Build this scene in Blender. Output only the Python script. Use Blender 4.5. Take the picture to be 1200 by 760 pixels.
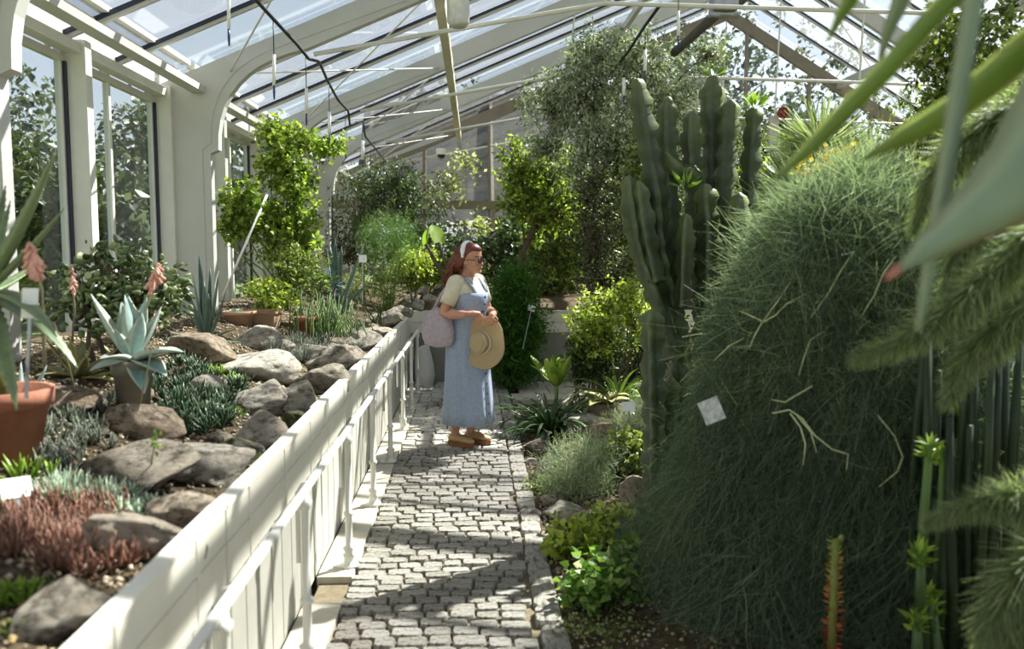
import bpy, bmesh, math, random
import numpy as np
from mathutils import Vector, Matrix, Euler, noise

# ------------------------------------------------------------------ clear
for o in list(bpy.data.objects):
    bpy.data.objects.remove(o, do_unlink=True)
SC = bpy.context.scene
COL = SC.collection
R = math.radians
random.seed(7)
RNG = np.random.default_rng(11)

# ------------------------------------------------------------------ camera
EYE = Vector((0.0, 0.0, 1.6))
FPX = 1000.0
YAW, PITCH = R(2.51), R(4.97)
cam_d = bpy.data.cameras.new('camera'); cam = bpy.data.objects.new('camera', cam_d)
COL.objects.link(cam)
cam.location = EYE
cam.rotation_euler = (R(90) - PITCH, 0, -YAW)
cam_d.sensor_width = 36.0; cam_d.lens = 36.0 * FPX / 1200.0
cam_d.clip_start = 0.05; cam_d.clip_end = 300
cam_d.dof.use_dof = True; cam_d.dof.focus_distance = 6.8; cam_d.dof.aperture_fstop = 2.2
SC.camera = cam

# ------------------------------------------------------------------ light
SUN_DIR = Vector((0.82, 0.66, 1.15)).normalized()          # towards the sun
w = bpy.data.worlds.new('sky'); SC.world = w; w.use_nodes = True
nt = w.node_tree; nt.nodes.clear()
sky = nt.nodes.new('ShaderNodeTexSky'); sky.sky_type = 'NISHITA'; sky.sun_disc = False
sky.sun_elevation = math.asin(SUN_DIR.z); sky.sun_rotation = math.atan2(SUN_DIR.x, SUN_DIR.y)
sky.air_density = 1.0; sky.dust_density = 1.0; sky.ozone_density = 1.2
bg = nt.nodes.new('ShaderNodeBackground'); bg.inputs['Strength'].default_value = 0.18
wo = nt.nodes.new('ShaderNodeOutputWorld')
hs = nt.nodes.new('ShaderNodeHueSaturation'); hs.inputs['Saturation'].default_value = 0.45
nt.links.new(sky.outputs[0], hs.inputs['Color']); nt.links.new(hs.outputs[0], bg.inputs[0]); nt.links.new(bg.outputs[0], wo.inputs[0])
sd = bpy.data.lights.new('sun', 'SUN'); sd.energy = 20.0; sd.angle = R(0.53); sd.color = (1.0, 0.95, 0.86)
sun = bpy.data.objects.new('sun', sd); COL.objects.link(sun)
sun.rotation_euler = SUN_DIR.to_track_quat('Z', 'Y').to_euler(); sun.location = (6, 10, 20)
VS = SC.view_settings
VS.view_transform = 'Standard'; VS.look = 'None'; VS.gamma = 1.0; VS.use_curve_mapping = False
VS.exposure = 0.0

# ------------------------------------------------------------------ pixel -> direction -> place
_F = Vector((math.sin(YAW)*math.cos(PITCH), math.cos(YAW)*math.cos(PITCH), -math.sin(PITCH)))
_Rt = Vector((math.cos(YAW), -math.sin(YAW), 0))
_U = _Rt.cross(_F)
def ray(px, py): return _F + _Rt*((px-600)/FPX) + _U*((380-py)/FPX)
def at(px, py, Y):
    d = ray(px, py); return EYE + d*(Y/d.y)
def gz(px, py, z):
    d = ray(px, py); return EYE + d*((z-EYE.z)/d.z)
def sstep(a, b, x):
    t = min(1, max(0, (x-a)/(b-a))); return t*t*(3-2*t)
def nz(x, y, s=1.0, k=0.0): return noise.noise(Vector((x*s, y*s, k)))
def bed_left(x, y):
    return 0.73 + 0.30*sstep(-0.85, -2.5, x) + 0.03*nz(x, y, 2.2, 3) + 0.012*nz(x, y, 9, 5)
def bed_back(x, y):
    return 0.80 + 0.12*sstep(10.4, 13, y) + 0.04*nz(x, y, 1.5, 1)
def bed_right(x, y):
    k = 1 - sstep(8.3, 9.0, y)
    return -0.03 + (0.015 + 0.17*sstep(0.40, 1.5, x) + 0.03*nz(x, y, 2.5, 8)*sstep(0.42, 0.7, x))*k + 0.008*nz(x, y, 9, 2)*k - 0.04*(1-k)
def onto(px, py, fn, z0):
    z = z0
    for _ in range(8):
        p = gz(px, py, z); z = fn(p.x, p.y)
    p = gz(px, py, z); return p
def on_left(px, py): return onto(px, py, bed_left, 0.85)
def on_right(px, py): return onto(px, py, bed_right, 0.1)

# ------------------------------------------------------------------ materials
def lin(h):
    h = h.lstrip('#'); c = [int(h[i:i+2], 16)/255 for i in (0, 2, 4)]
    return tuple(((x+0.055)/1.055)**2.4 if x > 0.04045 else x/12.92 for x in c) + (1,)
def newmat(name):
    m = bpy.data.materials.new(name); m.use_nodes = True
    n = m.node_tree; n.nodes.clear(); out = n.nodes.new('ShaderNodeOutputMaterial')
    return m, n, out
def N(n, t, **kw):
    x = n.nodes.new(t)
    for k, v in kw.items(): setattr(x, k, v)
    return x
def bsdf(n, rough=0.6, metal=0.0, spec=0.5):
    b = N(n, 'ShaderNodeBsdfPrincipled')
    b.inputs['Roughness'].default_value = rough; b.inputs['Metallic'].default_value = metal
    b.inputs['Specular IOR Level'].default_value = spec
    return b
def ramp(n, fac, cols):
    r = N(n, 'ShaderNodeValToRGB'); e = r.color_ramp.elements
    while len(e) < len(cols): e.new(0.5)
    for i, (p, c) in enumerate(cols):
        e[i].position = p; e[i].color = lin(c)
    n.links.new(fac, r.inputs[0]); return r.outputs[0]
def noisenode(n, scale, detail=4, rough=0.6, coord='Object'):
    tc = N(n, 'ShaderNodeTexCoord'); t = N(n, 'ShaderNodeTexNoise')
    t.inputs['Scale'].default_value = scale; t.inputs['Detail'].default_value = detail
    t.inputs['Roughness'].default_value = rough
    n.links.new(tc.outputs[coord], t.inputs['Vector']); return t.outputs['Fac']
def bump(n, h, b, dist, strength=0.6):
    k = N(n, 'ShaderNodeBump'); k.inputs['Distance'].default_value = dist; k.inputs['Strength'].default_value = strength
    n.links.new(h, k.inputs['Height']); n.links.new(k.outputs[0], b.inputs['Normal'])
def paint(name, c1, c2=None, scale=6, rough=0.5, metal=0.0, bumpd=0.0, bscale=60, spec=0.5):
    m, n, out = newmat(name); b = bsdf(n, rough, metal, spec)
    f = noisenode(n, scale)
    n.links.new(ramp(n, f, [(0.3, c1), (0.7, c2 or c1)]), b.inputs['Base Color'])
    if bumpd: bump(n, noisenode(n, bscale, 3), b, bumpd)
    n.links.new(b.outputs[0], out.inputs[0]); return m
def leafmat(name, cols, trans=0.4, rough=0.45, tint=None, spec=0.4):
    """colour differs leaf by leaf through the stored 'rnd' attribute; thin leaves let light through"""
    m, n, out = newmat(name); b = bsdf(n, rough, 0, spec)
    a = N(n, 'ShaderNodeAttribute', attribute_name='rnd')
    k = len(cols); c = ramp(n, a.outputs['Fac'], [(i/(k-1), x) for i, x in enumerate(cols)])
    n.links.new(c, b.inputs['Base Color'])
    t = N(n, 'ShaderNodeBsdfTranslucent')
    mx = N(n, 'ShaderNodeMix', data_type='RGBA', blend_type='MULTIPLY'); mx.inputs[0].default_value = 1
    n.links.new(c, mx.inputs[6]); mx.inputs[7].default_value = tint or (1.3, 1.4, 0.75, 1)
    n.links.new(mx.outputs[2], t.inputs[0])
    s = N(n, 'ShaderNodeMixShader'); s.inputs[0].default_value = trans
    n.links.new(b.outputs[0], s.inputs[1]); n.links.new(t.outputs[0], s.inputs[2])
    n.links.new(s.outputs[0], out.inputs[0]); return m
def succulent(name, c1, c2, edge=None, rough=0.4, scale=9, spec=0.5, trans=0.0):
    """fleshy leaf: colour noise, differs a little object by object, optional edge tint via 'rnd'"""
    m, n, out = newmat(name); b = bsdf(n, rough, 0, spec)
    f = noisenode(n, scale, 3)
    oi = N(n, 'ShaderNodeObjectInfo'); ad = N(n, 'ShaderNodeMath', operation='ADD')
    mu = N(n, 'ShaderNodeMath', operation='MULTIPLY_ADD'); mu.inputs[1].default_value = 0.6; mu.inputs[2].default_value = -0.3
    n.links.new(oi.outputs['Random'], mu.inputs[0]); n.links.new(f, ad.inputs[0]); n.links.new(mu.outputs[0], ad.inputs[1])
    c = ramp(n, ad.outputs[0], [(0.25, c1), (0.75, c2)])
    if edge:
        a = N(n, 'ShaderNodeAttribute', attribute_name='rnd')
        mx = N(n, 'ShaderNodeMix', data_type='RGBA')
        n.links.new(a.outputs['Fac'], mx.inputs[0]); n.links.new(c, mx.inputs[6]); mx.inputs[7].default_value = lin(edge)
        c = mx.outputs[2]
    n.links.new(c, b.inputs['Base Color'])
    if trans:
        t = N(n, 'ShaderNodeBsdfTranslucent'); n.links.new(c, t.inputs[0])
        s = N(n, 'ShaderNodeMixShader'); s.inputs[0].default_value = trans
        n.links.new(b.outputs[0], s.inputs[1]); n.links.new(t.outputs[0], s.inputs[2])
        n.links.new(s.outputs[0], out.inputs[0])
    else: n.links.new(b.outputs[0], out.inputs[0])
    return m
def glassmat(name, tint, refl=0.1, dust=0.0, dustcol='#c8ccd2'):
    m, n, out = newmat(name)
    tr = N(n, 'ShaderNodeBsdfTransparent'); tr.inputs[0].default_value = tint
    gl = N(n, 'ShaderNodeBsdfGlossy'); gl.inputs['Roughness'].default_value = 0.03
    lw = N(n, 'ShaderNodeLayerWeight'); pw = N(n, 'ShaderNodeMath', operation='POWER'); pw.inputs[1].default_value = 4
    fr = N(n, 'ShaderNodeMath', operation='MULTIPLY_ADD'); fr.inputs[1].default_value = 0.6; fr.inputs[2].default_value = refl*0.4
    n.links.new(lw.outputs['Facing'], pw.inputs[0]); n.links.new(pw.outputs[0], fr.inputs[0])
    s = N(n, 'ShaderNodeMixShader'); n.links.new(fr.outputs[0], s.inputs[0])
    n.links.new(tr.outputs[0], s.inputs[1]); n.links.new(gl.outputs[0], s.inputs[2])
    res = s.outputs[0]
    if dust:
        f = noisenode(n, 3.0, 5); d = N(n, 'ShaderNodeMath', operation='MULTIPLY'); d.inputs[1].default_value = dust*2
        n.links.new(f, d.inputs[0])
        df = N(n, 'ShaderNodeBsdfDiffuse'); df.inputs[0].default_value = lin(dustcol)
        tl = N(n, 'ShaderNodeBsdfTranslucent'); tl.inputs[0].default_value = lin(dustcol)
        s0 = N(n, 'ShaderNodeMixShader'); s0.inputs[0].default_value = 0.6
        n.links.new(df.outputs[0], s0.inputs[1]); n.links.new(tl.outputs[0], s0.inputs[2])
        s2 = N(n, 'ShaderNodeMixShader'); n.links.new(d.outputs[0], s2.inputs[0])
        n.links.new(res, s2.inputs[1]); n.links.new(s0.outputs[0], s2.inputs[2]); res = s2.outputs[0]
    n.links.new(res, out.inputs[0]); return m
def rockmat(name, cols, moss=None):
    m, n, out = newmat(name); b = bsdf(n, 0.85, 0, 0.25)
    oi = N(n, 'ShaderNodeObjectInfo'); f = noisenode(n, 5, 8, 0.7)
    ad = N(n, 'ShaderNodeMath', operation='MULTIPLY_ADD'); ad.inputs[1].default_value = 0.35
    n.links.new(oi.outputs['Random'], ad.inputs[0]); n.links.new(f, ad.inputs[2])
    k = len(cols); c = ramp(n, ad.outputs[0], [(0.40+0.42*i/(k-1), x) for i, x in enumerate(cols)])
    f3 = noisenode(n, 2.6, 9, 0.75); r3 = ramp(n, f3, [(0.36, '#8a7f70'), (0.5, '#ffffff'), (0.66, '#fff6e6')])
    m3 = N(n, 'ShaderNodeMix', data_type='RGBA', blend_type='MULTIPLY'); m3.inputs[0].default_value = 1
    n.links.new(c, m3.inputs[6]); n.links.new(r3, m3.inputs[7]); c = m3.outputs[2]
    if moss:
        f2 = noisenode(n, 2.3, 5); r2 = ramp(n, f2, [(0.42, '#000000'), (0.55, '#ffffff')])
        mx = N(n, 'ShaderNodeMix', data_type='RGBA'); n.links.new(r2, mx.inputs[0]); n.links.new(c, mx.inputs[6])
        mx.inputs[7].default_value = lin(moss); c = mx.outputs[2]
    n.links.new(c, b.inputs['Base Color']); bump(n, noisenode(n, 9, 9, 0.8), b, 0.06, 1.0)
    n.links.new(b.outputs[0], out.inputs[0]); return m

M = {}
M['white'] = paint('white_paint', '#cfcdc4', '#dddbd3', 3, 0.45)
M['cream'] = paint('cream_paint', '#c9c2ad', '#d8d2c0', 4, 0.5)
M['frame'] = paint('grey_white_frame', '#b9b8b2', '#c6c5c0', 2, 0.5)
M['brown'] = paint('brown_timber', '#7d7364', '#8d8373', 5, 0.7)
M['gasket'] = paint('dark_gasket', '#1d2436', '#232b40', 8, 0.5)
M['black'] = paint('black_rubber', '#15161a', '#22242a', 10, 0.5)
M['board'] = paint('ivory_board', '#d6d2c2', '#e6e2d5', 2.5, 0.5, bumpd=0.001, bscale=20)
M['lower'] = paint('grey_white_sheet', '#a5a398', '#b6b4a8', 3, 0.6)  # darkened so the trough sheet carries its recess shade in the colour
M['kerb'] = paint('pale_concrete', '#aaa494', '#c6c0b1', 7, 0.9, bumpd=0.004, bscale=70)
M['shade'] = paint('grey_reed', '#45433f', '#5c5a54', 12, 0.9)
M['glass'] = glassmat('clear_glass', (0.93, 0.96, 0.97, 1))
M['dusty'] = glassmat('dusty_glass', (0.88, 0.9, 0.92, 1), dust=0.13)
M['steel'] = paint('galvanised_steel', '#8f9296', '#a8abad', 9, 0.35, 0.8)
M['rock'] = rockmat('grey_rock', ['#8d8374', '#b8ae9d', '#d2cabb', '#e6e0d3'])
M['rock_w'] = rockmat('warm_rock', ['#857260', '#a8957f', '#c2b19d', '#d8ccbb'])
M['rock_m'] = rockmat('mossy_rock', ['#7d7566', '#a0978a', '#b9b2a4'], moss='#59642a')
M['cobble'] = rockmat('cobble_stone', ['#b0aa9e', '#c8c3b8', '#d8d4cb', '#e4e0d8'])
M['terra'] = paint('terracotta', '#87523d', '#a06b54', 6, 0.85, bumpd=0.002)
M['terra_p'] = paint('pale_terracotta', '#b08a6e', '#c7a88c', 6, 0.9, bumpd=0.002)
M['bark'] = paint('bark', '#4b4034', '#6f6352', 14, 0.9, bumpd=0.01, bscale=40)
M['twig'] = paint('pale_twig', '#8b8365', '#a9a283', 14, 0.8)
M['gstem'] = paint('green_stem', '#4f6a2c', '#6f8a3f', 10, 0.5)
M['tag'] = paint('white_card', '#e9e9e6', '#f4f4f1', 3, 0.5)
m_, n_, o_ = newmat('soil'); b_ = bsdf(n_, 0.95, 0, 0.2)
n_.links.new(ramp(n_, noisenode(n_, 16, 8, 0.75), [(0.3, '#3a3026'), (0.5, '#62543f'), (0.62, '#85765c'), (0.75, '#a2947b')]), b_.inputs['Base Color'])
bump(n_, noisenode(n_, 35, 8, 0.8), b_, 0.03, 1.0); n_.links.new(b_.outputs[0], o_.inputs[0]); M['soil'] = m_

# ------------------------------------------------------------------ object helpers
def wloc(o):
    v = Vector((0, 0, 0))
    while o is not None:
        v = v + o.location; o = o.parent
    return v
def tag(o, label=None, cat=None, group=None, kind=None):
    if label: o['label'] = label
    if cat: o['category'] = cat
    if group: o['group'] = group
    if kind: o['kind'] = kind
    return o
def thing(name, label, cat, loc=(0, 0, 0), group=None, rotz=0.0):
    o = bpy.data.objects.new(name, None); COL.objects.link(o)
    o.location = loc; o.rotation_euler = (0, 0, rotz); o.empty_display_size = 0.1
    return tag(o, label, cat, group)
def setting(name, loc=(0, 0, 0)):
    o = bpy.data.objects.new(name, None); COL.objects.link(o); o.location = loc; o['kind'] = 'structure'; return o
def put(name, me, parent=None, loc=(0, 0, 0), rot=(0, 0, 0), scale=(1, 1, 1)):
    o = bpy.data.objects.new(name, me); COL.objects.link(o)
    o.location = loc; o.rotation_euler = rot
    o.scale = scale if hasattr(scale, '__len__') else (scale,)*3
    if parent is not None: o.parent = parent
    return o
def np_mesh(name, V, F, mat, smooth=False, rnd=None):
    """V (n,3); F (m,k) all faces with k corners"""
    me = bpy.data.meshes.new(name); V = np.asarray(V, dtype=np.float32); F = np.asarray(F, dtype=np.int32)
    m, k = F.shape
    me.vertices.add(len(V)); me.vertices.foreach_set('co', V.ravel())
    me.loops.add(m*k); me.loops.foreach_set('vertex_index', F.ravel())
    me.polygons.add(m); me.polygons.foreach_set('loop_start', np.arange(0, m*k, k, dtype=np.int32))
    if smooth: me.polygons.foreach_set('use_smooth', np.ones(m, dtype=bool))
    if rnd is not None:
        a = me.attributes.new('rnd', 'FLOAT', 'POINT'); a.data.foreach_set('value', np.asarray(rnd, dtype=np.float32))
    me.update(calc_edges=True); me.validate()
    if mat: me.materials.append(mat)
    return me
def perp(d):
    d = d.normalized(); a = Vector((0, 0, 1)) if abs(d.z) < 0.9 else Vector((1, 0, 0))
    x = d.cross(a).normalized(); return x, d.cross(x).normalized()
class MB:
    def __init__(s): s.v = []; s.f = []; s.r = []
    def add(s, vs, fs, r=0.0):
        k = len(s.v); s.v += [tuple(v) for v in vs]; s.f += [tuple(i+k for i in f) for f in fs]
        s.r += list(r) if hasattr(r, '__len__') else [r]*len(vs); return s
    def box(s, x0, x1, y0, y1, z0, z1):
        return s.add([(x, y, z) for x in (x0, x1) for y in (y0, y1) for z in (z0, z1)],
                     [(0, 1, 3, 2), (4, 6, 7, 5), (0, 4, 5, 1), (2, 3, 7, 6), (0, 2, 6, 4), (1, 5, 7, 3)])
    def beam(s, a, b, wx, wz, up=(0, 0, 1)):
        a = Vector(a); b = Vector(b); d = (b-a).normalized(); x = d.cross(Vector(up)).normalized(); z = x.cross(d)
        vs = [p + x*(wx/2*i) + z*(wz/2*j) for p in (a, b) for i, j in ((-1, -1), (1, -1), (1, 1), (-1, 1))]
        return s.add(vs, [(3, 2, 1, 0), (4, 5, 6, 7), (0, 1, 5, 4), (1, 2, 6, 5), (2, 3, 7, 6), (3, 0, 4, 7)])
    def tube(s, pts, rad, n=8, r=0.0):
        pts = [Vector(p) for p in pts]; k = len(pts)
        if not hasattr(rad, '__len__'): rad = [rad]*k
        d = (pts[1]-pts[0]); x, y = perp(d); vs = []; fs = []
        for i, p in enumerate(pts):
            t = (pts[min(i+1, k-1)] - pts[max(i-1, 0)]).normalized()
            x = (x - t*x.dot(t)).normalized(); y = t.cross(x)
            for j in range(n):
                a = 2*math.pi*j/n; vs.append(p + (x*math.cos(a) + y*math.sin(a))*rad[i])
        for i in range(k-1):
            for j in range(n):
                fs.append((i*n+j, i*n+(j+1) % n, (i+1)*n+(j+1) % n, (i+1)*n+j))
        fs.append(tuple(reversed(range(n)))); fs.append(tuple(range((k-1)*n, k*n)))
        return s.add(vs, fs, r)
    def loft(s, rings, cap=True, r=0.0):
        n = len(rings[0]); vs = [p for q in rings for p in q]; fs = []
        for i in range(len(rings)-1):
            for j in range(n):
                fs.append((i*n+j, i*n+(j+1) % n, (i+1)*n+(j+1) % n, (i+1)*n+j))
        if cap: fs.append(tuple(reversed(range(n)))); fs.append(tuple(range((len(rings)-1)*n, len(rings)*n)))
        return s.add(vs, fs, r)
    def lathe(s, prof, c=(0, 0, 0), n=16, cap=True):
        return s.loft([[(c[0]+q*math.cos(2*math.pi*j/n), c[1]+q*math.sin(2*math.pi*j/n), c[2]+z) for j in range(n)] for q, z in prof], cap)
    def prism(s, poly, y0, y1):                     # poly of (x, z) drawn out along y
        n = len(poly); vs = [(x, y0, z) for x, z in poly] + [(x, y1, z) for x, z in poly]
        fs = [tuple(range(n)), tuple(reversed(range(n, 2*n)))] + [(i, n+i, n+(i+1) % n, (i+1) % n) for i in range(n)]
        return s.add(vs, fs)
    def ell(s, c, rx, ry, rz, n=12, m=8, r=0.0):
        rings = []
        for i in range(m+1):
            a = math.pi*(i/m - 0.5); a = max(-1.5, min(1.5, a))
            rings.append([(c[0]+rx*math.cos(a)*math.cos(2*math.pi*j/n), c[1]+ry*math.cos(a)*math.sin(2*math.pi*j/n), c[2]+rz*math.sin(a)) for j in range(n)])
        return s.loft(rings, True, r)
    def mesh(s, name, mat, smooth=False, off=(0, 0, 0), rnd=False):
        me = bpy.data.meshes.new(name); ox, oy, oz = off
        me.from_pydata([(x-ox, y-oy, z-oz) for x, y, z in s.v], [], s.f)
        bm = bmesh.new(); bm.from_mesh(me); bmesh.ops.recalc_face_normals(bm, faces=bm.faces); bm.to_mesh(me); bm.free()
        if smooth: me.polygons.foreach_set('use_smooth', np.ones(len(me.polygons), dtype=bool))
        if rnd:
            a = me.attributes.new('rnd', 'FLOAT', 'POINT'); a.data.foreach_set('value', np.array(s.r, dtype=np.float32))
        if mat: me.materials.append(mat)
        me.update(); return me
    def build(s, name, mat, parent=None, smooth=False, local=False, rnd=False):
        """world coordinates in; the object's origin is its parent's, or the middle of its own base"""
        if parent is not None:
            return put(name, s.mesh(name, mat, smooth, (0, 0, 0) if local else wloc(parent), rnd), parent)
        a = np.array(s.v); c = ((a[:, 0].min()+a[:, 0].max())/2, (a[:, 1].min()+a[:, 1].max())/2, a[:, 2].min())
        return put(name, s.mesh(name, mat, smooth, c, rnd), None, c)
# ================================================================== STRUCTURE
ROOFK, ROOF0 = 0.427, 4.272
RIDGE_X = 5.08; RIDGE_Z = ROOF0 + ROOFK*RIDGE_X
def roofz(x): return ROOF0 + ROOFK*x if x <= RIDGE_X else RIDGE_Z - 0.6*(x-RIDGE_X)
RX = 10.65
BAYS = [-1.5, 1.5, 4.5, 7.95, 11.1, 14.25, 17.4]            # portal frames along the house
YF, YB = BAYS[0], BAYS[-1]
GY = 10.3                                           # cross trough behind the walk

g = MB().box(-40, 40, -20, 60, -0.30, -0.12)
tag(g.build('ground', paint('lawn', '#4d5f2e', '#6a7a40', 1.5, 0.95)), kind='structure')
f = MB().box(-2.95, RX+0.1, YF, YB+0.1, -0.12, -0.06)
floor = tag(f.build('floor', M['soil']), kind='structure')

# --- walk: cobbles bedded in sand, edging stones, kerb slabs
path = tag(MB().box(-0.76, 0.40, 1.2, GY, -0.06, -0.022).build('path', paint('joint_sand', '#5d5340', '#7a6e57', 20, 0.95, bumpd=0.006, bscale=120)), kind='structure')
PL = wloc(path)
def cobble_pts(wx, wy, rng, h=0.05):
    j = lambda: rng.uniform(-0.006, 0.006)
    b = [(-wx/2+j(), -wy/2+j()), (wx/2+j(), -wy/2+j()), (wx/2+j(), wy/2+j()), (-wx/2+j(), wy/2+j())]
    p = []
    for k in range(4):                               # clipped corners: eight-cornered outline
        a, c, d = b[k], b[k-1], b[(k+1) % 4]
        t = rng.uniform(0.10, 0.2)
        p.append((a[0]+(c[0]-a[0])*t, a[1]+(c[1]-a[1])*t)); p.append((a[0]+(d[0]-a[0])*t, a[1]+(d[1]-a[1])*t))
    rings = [[(x, y, -h) for x, y in p], [(x, y, -0.010) for x, y in p], [(x*0.93, y*0.90, 0.003+rng.uniform(-.002, .002)) for x, y in p]]
    vs = [v for q in rings for v in q] + [(0, 0, 0.004)]
    fs = [(i*8+k, i*8+(k+1) % 8, (i+1)*8+(k+1) % 8, (i+1)*8+k) for i in range(2) for k in range(8)] + [(16+k, 16+(k+1) % 8, 24) for k in range(8)]
    return vs, fs
rng = random.Random(5)
cob_me = []
for k in range(14):
    vs, fs = cobble_pts(1, 1, rng); m = MB().add([(x, y, z) for x, y, z in vs], fs)
    cob_me.append((vs, fs, m.mesh('cobblestone', M['cobble'], False)))
cobs = []
y = 2.6
while y < GY-0.06:
    wy = rng.uniform(0.072, 0.098); x = -0.60 + rng.uniform(-0.02, 0.01)
    while x < 0.245:
        wx = rng.uniform(0.09, 0.15)
        if x + wx > 0.245:
            wx = 0.262 - x
            if wx < 0.05: break
        bend = 0.05*math.cos((x+0.15)*3.2) + 0.012*math.sin(y*3+x*5)
        cobs.append((x+wx/2, y+wy/2+bend, wx-0.010, wy-0.010, rng.randrange(14), rng.uniform(-0.005, 0.006), rng.uniform(-0.09, 0.09)))
        x += wx
    y += wy
cobs.sort(key=lambda c: c[1])
vis = [c for c in cobs if c[1] > 3.25]
far = MB()
for i, (cx, cy, wx, wy, k, dz, rz) in enumerate(vis + [c for c in cobs if c[1] <= 3.25]):
    if i < 300:
        put('cobblestone', cob_me[k][2], path, (cx-PL.x, cy-PL.y, dz-PL.z), (rng.uniform(-.03, .03), rng.uniform(-.03, .03), rz), (wx, wy, 1))
    else:
        c, s = math.cos(rz), math.sin(rz)
        far.add([(cx+(vx*wx*c-vy*wy*s), cy+(vx*wx*s+vy*wy*c), vz+dz) for vx, vy, vz in cob_me[k][0]], cob_me[k][1])
o = far.build('cobblestones', M['cobble'], path); o['kind'] = 'stuff'
y = 2.6
while y < GY-0.1:
    L = rng.uniform(0.17, 0.30); k = rng.randrange(14)
    put('edging_stone', cob_me[k][2], path, (0.325+rng.uniform(-.008, .008)-PL.x, y+L/2-PL.y, 0.004+rng.uniform(-.004, .006)-PL.z), (0, rng.uniform(-.03, .03), rng.uniform(-.03, .03)), (0.115, L-0.012, 1)); y += L
kerb = setting('trim_1', (-0.68, 2, 0))
y = 1.3; gapy = (3.78, 4.08)
for y0, y1 in ((1.3, 2.35), (2.36, gapy[0]), (gapy[1], 5.2), (5.21, 6.3), (6.31, 7.4), (7.41, 8.5), (8.51, 10.28)):
    MB().box(-0.775, -0.605, y0, y1-0.008, -0.05, 0.012).build('kerb_slab', M['kerb'], kerb)

cw = setting('path_cross', (2, 9.7, 0))
for k in range(14):
    x0 = 0.40 + 0.34*k
    for y0 in (9.05, 9.47, 9.88): MB().box(x0+0.004+0.1*(y0 == 9.47), x0+0.336+0.1*(y0 == 9.47), y0+0.004, y0+0.412, -0.05, 0.0).build('paving_slab', M['kerb'], cw)
# --- planting beds
def field(name, x0, x1, y0, y1, nx, ny, fn, mat):
    xs = np.linspace(x0, x1, nx); ys = np.linspace(y0, y1, ny)
    V = [(a, b, fn(a, b)) for b in ys for a in xs]
    F = [(j*nx+i, j*nx+i+1, (j+1)*nx+i+1, (j+1)*nx+i) for j in range(ny-1) for i in range(nx-1)]
    o = put(name, np_mesh(name, V, F, mat, True)); o['kind'] = 'structure'; return o
field('soil_bed_left', -2.86, -0.795, 0.6, YB-0.1, 60, 300, bed_left, M['soil'])
field('soil_bed_right', 0.385, RX-0.1, 0.5, GY-0.02, 160, 130, bed_right, M['soil'])
field('soil_bed_back', -0.80, RX-0.1, GY+0.05, YB-0.1, 90, 60, bed_back, M['soil'])

# --- trough front: two courses of ivory boards with a cap, recessed sheet below
TX = -0.775
trough = setting('planter_wall_left', (TX, 1.0, 0))
seams = [1.0, 2.62, 4.25, 5.9, 7.4, 8.95, GY]
for i in range(6):
    y0, y1 = seams[i]+0.002, seams[i+1]-0.002; dx = [0, 0.004, -0.006, 0.003, -0.003, 0.002][i]
    MB().box(TX-0.02+dx, TX+dx, y0, y1, 0.695, 0.805).build('board', M['board'], trough)
    MB().box(TX-0.02+dx, TX+dx, y0, y1, 0.560, 0.690).build('board', M['board'], trough)
    MB().box(TX-0.045+dx, TX+0.006+dx, y0, y1, 0.805, 0.818).build('cap', M['board'], trough)
    for k in range(3):
        yy = y0+(y1-y0)*(k+0.5)/3
        MB().box(TX+dx, TX+dx+0.004, yy-0.011, yy+0.011, 0.561, 0.804).build('batten', M['board'], trough)
for i in range(6):
    y0, y1 = seams[i]+0.004, seams[i+1]-0.004
    MB().box(TX-0.03, TX-0.012, y0, y1, 0.0, 0.55).build('sheet', M['lower'], trough)
    n = 9
    for k in range(n):
        yy = y0+(y1-y0)*(k+0.5)/n
        MB().box(TX-0.012, TX-0.0095, yy-0.022, yy+0.022, 0.02, 0.54).build('rib', M['lower'], trough)
GREYS = paint('shaded_back_sheet', '#7f7d73', '#8f8d83', 4, .7)  # darker sheet colour, shadow at the back trough painted in
cross = setting('planter_wall_back', (1, GY, 0))
for x0, x1 in ((TX-0.02, 0.6), (0.604, 2.1), (2.104, 3.6), (3.604, 5.1)):
    MB().box(x0, x1, GY, GY+0.02, 0.735, 0.86).build('board', M['board'], cross)
    MB().box(x0, x1, GY, GY+0.02, 0.605, 0.73).build('board', M['board'], cross)
    MB().box(x0, x1, GY-0.008, GY+0.045, 0.86, 0.872).build('cap', M['board'], cross)
    MB().box(x0, x1, GY+0.02, GY+0.04, -0.04, 0.60).build('sheet', GREYS, cross)

# --- column-and-bar railing on the kerb
rail = thing('railing', 'ivory railing of slim ringed iron columns standing on the kerb slabs', 'railing', (-0.637, 1.05, 0))
MB().box(-0.650, -0.622, 1.05, 9.62, 0.700, 0.712).build('rail', M['white'], rail)
colm = MB().lathe([(0.048, 0.0), (0.048, 0.012), (0.03, 0.018), (0.027, 0.05), (0.034, 0.06), (0.022, 0.075), (0.034, 0.095), (0.018, 0.11), (0.0175, 0.26), (0.025, 0.265), (0.025, 0.28), (0.0165, 0.285), (0.0155, 0.62), (0.021, 0.63), (0.027, 0.655), (0.019, 0.66), (0.012, 0.688)], n=14)
cme = colm.mesh('column', M['white'], True)
hang = MB(); hang.tube([(-0.062, 0, 0.36), (-0.062, 0, 0.64), (-0.04, 0, 0.675), (0, 0, 0.688)], [0.008, 0.008, 0.008, 0.008], 8)
hme = hang.mesh('bracket', M['white'], True)
foot = MB().box(-0.075, 0.03, -0.035, 0.035, 0.0, 0.012).mesh('foot_plate', M['white'])
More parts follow.
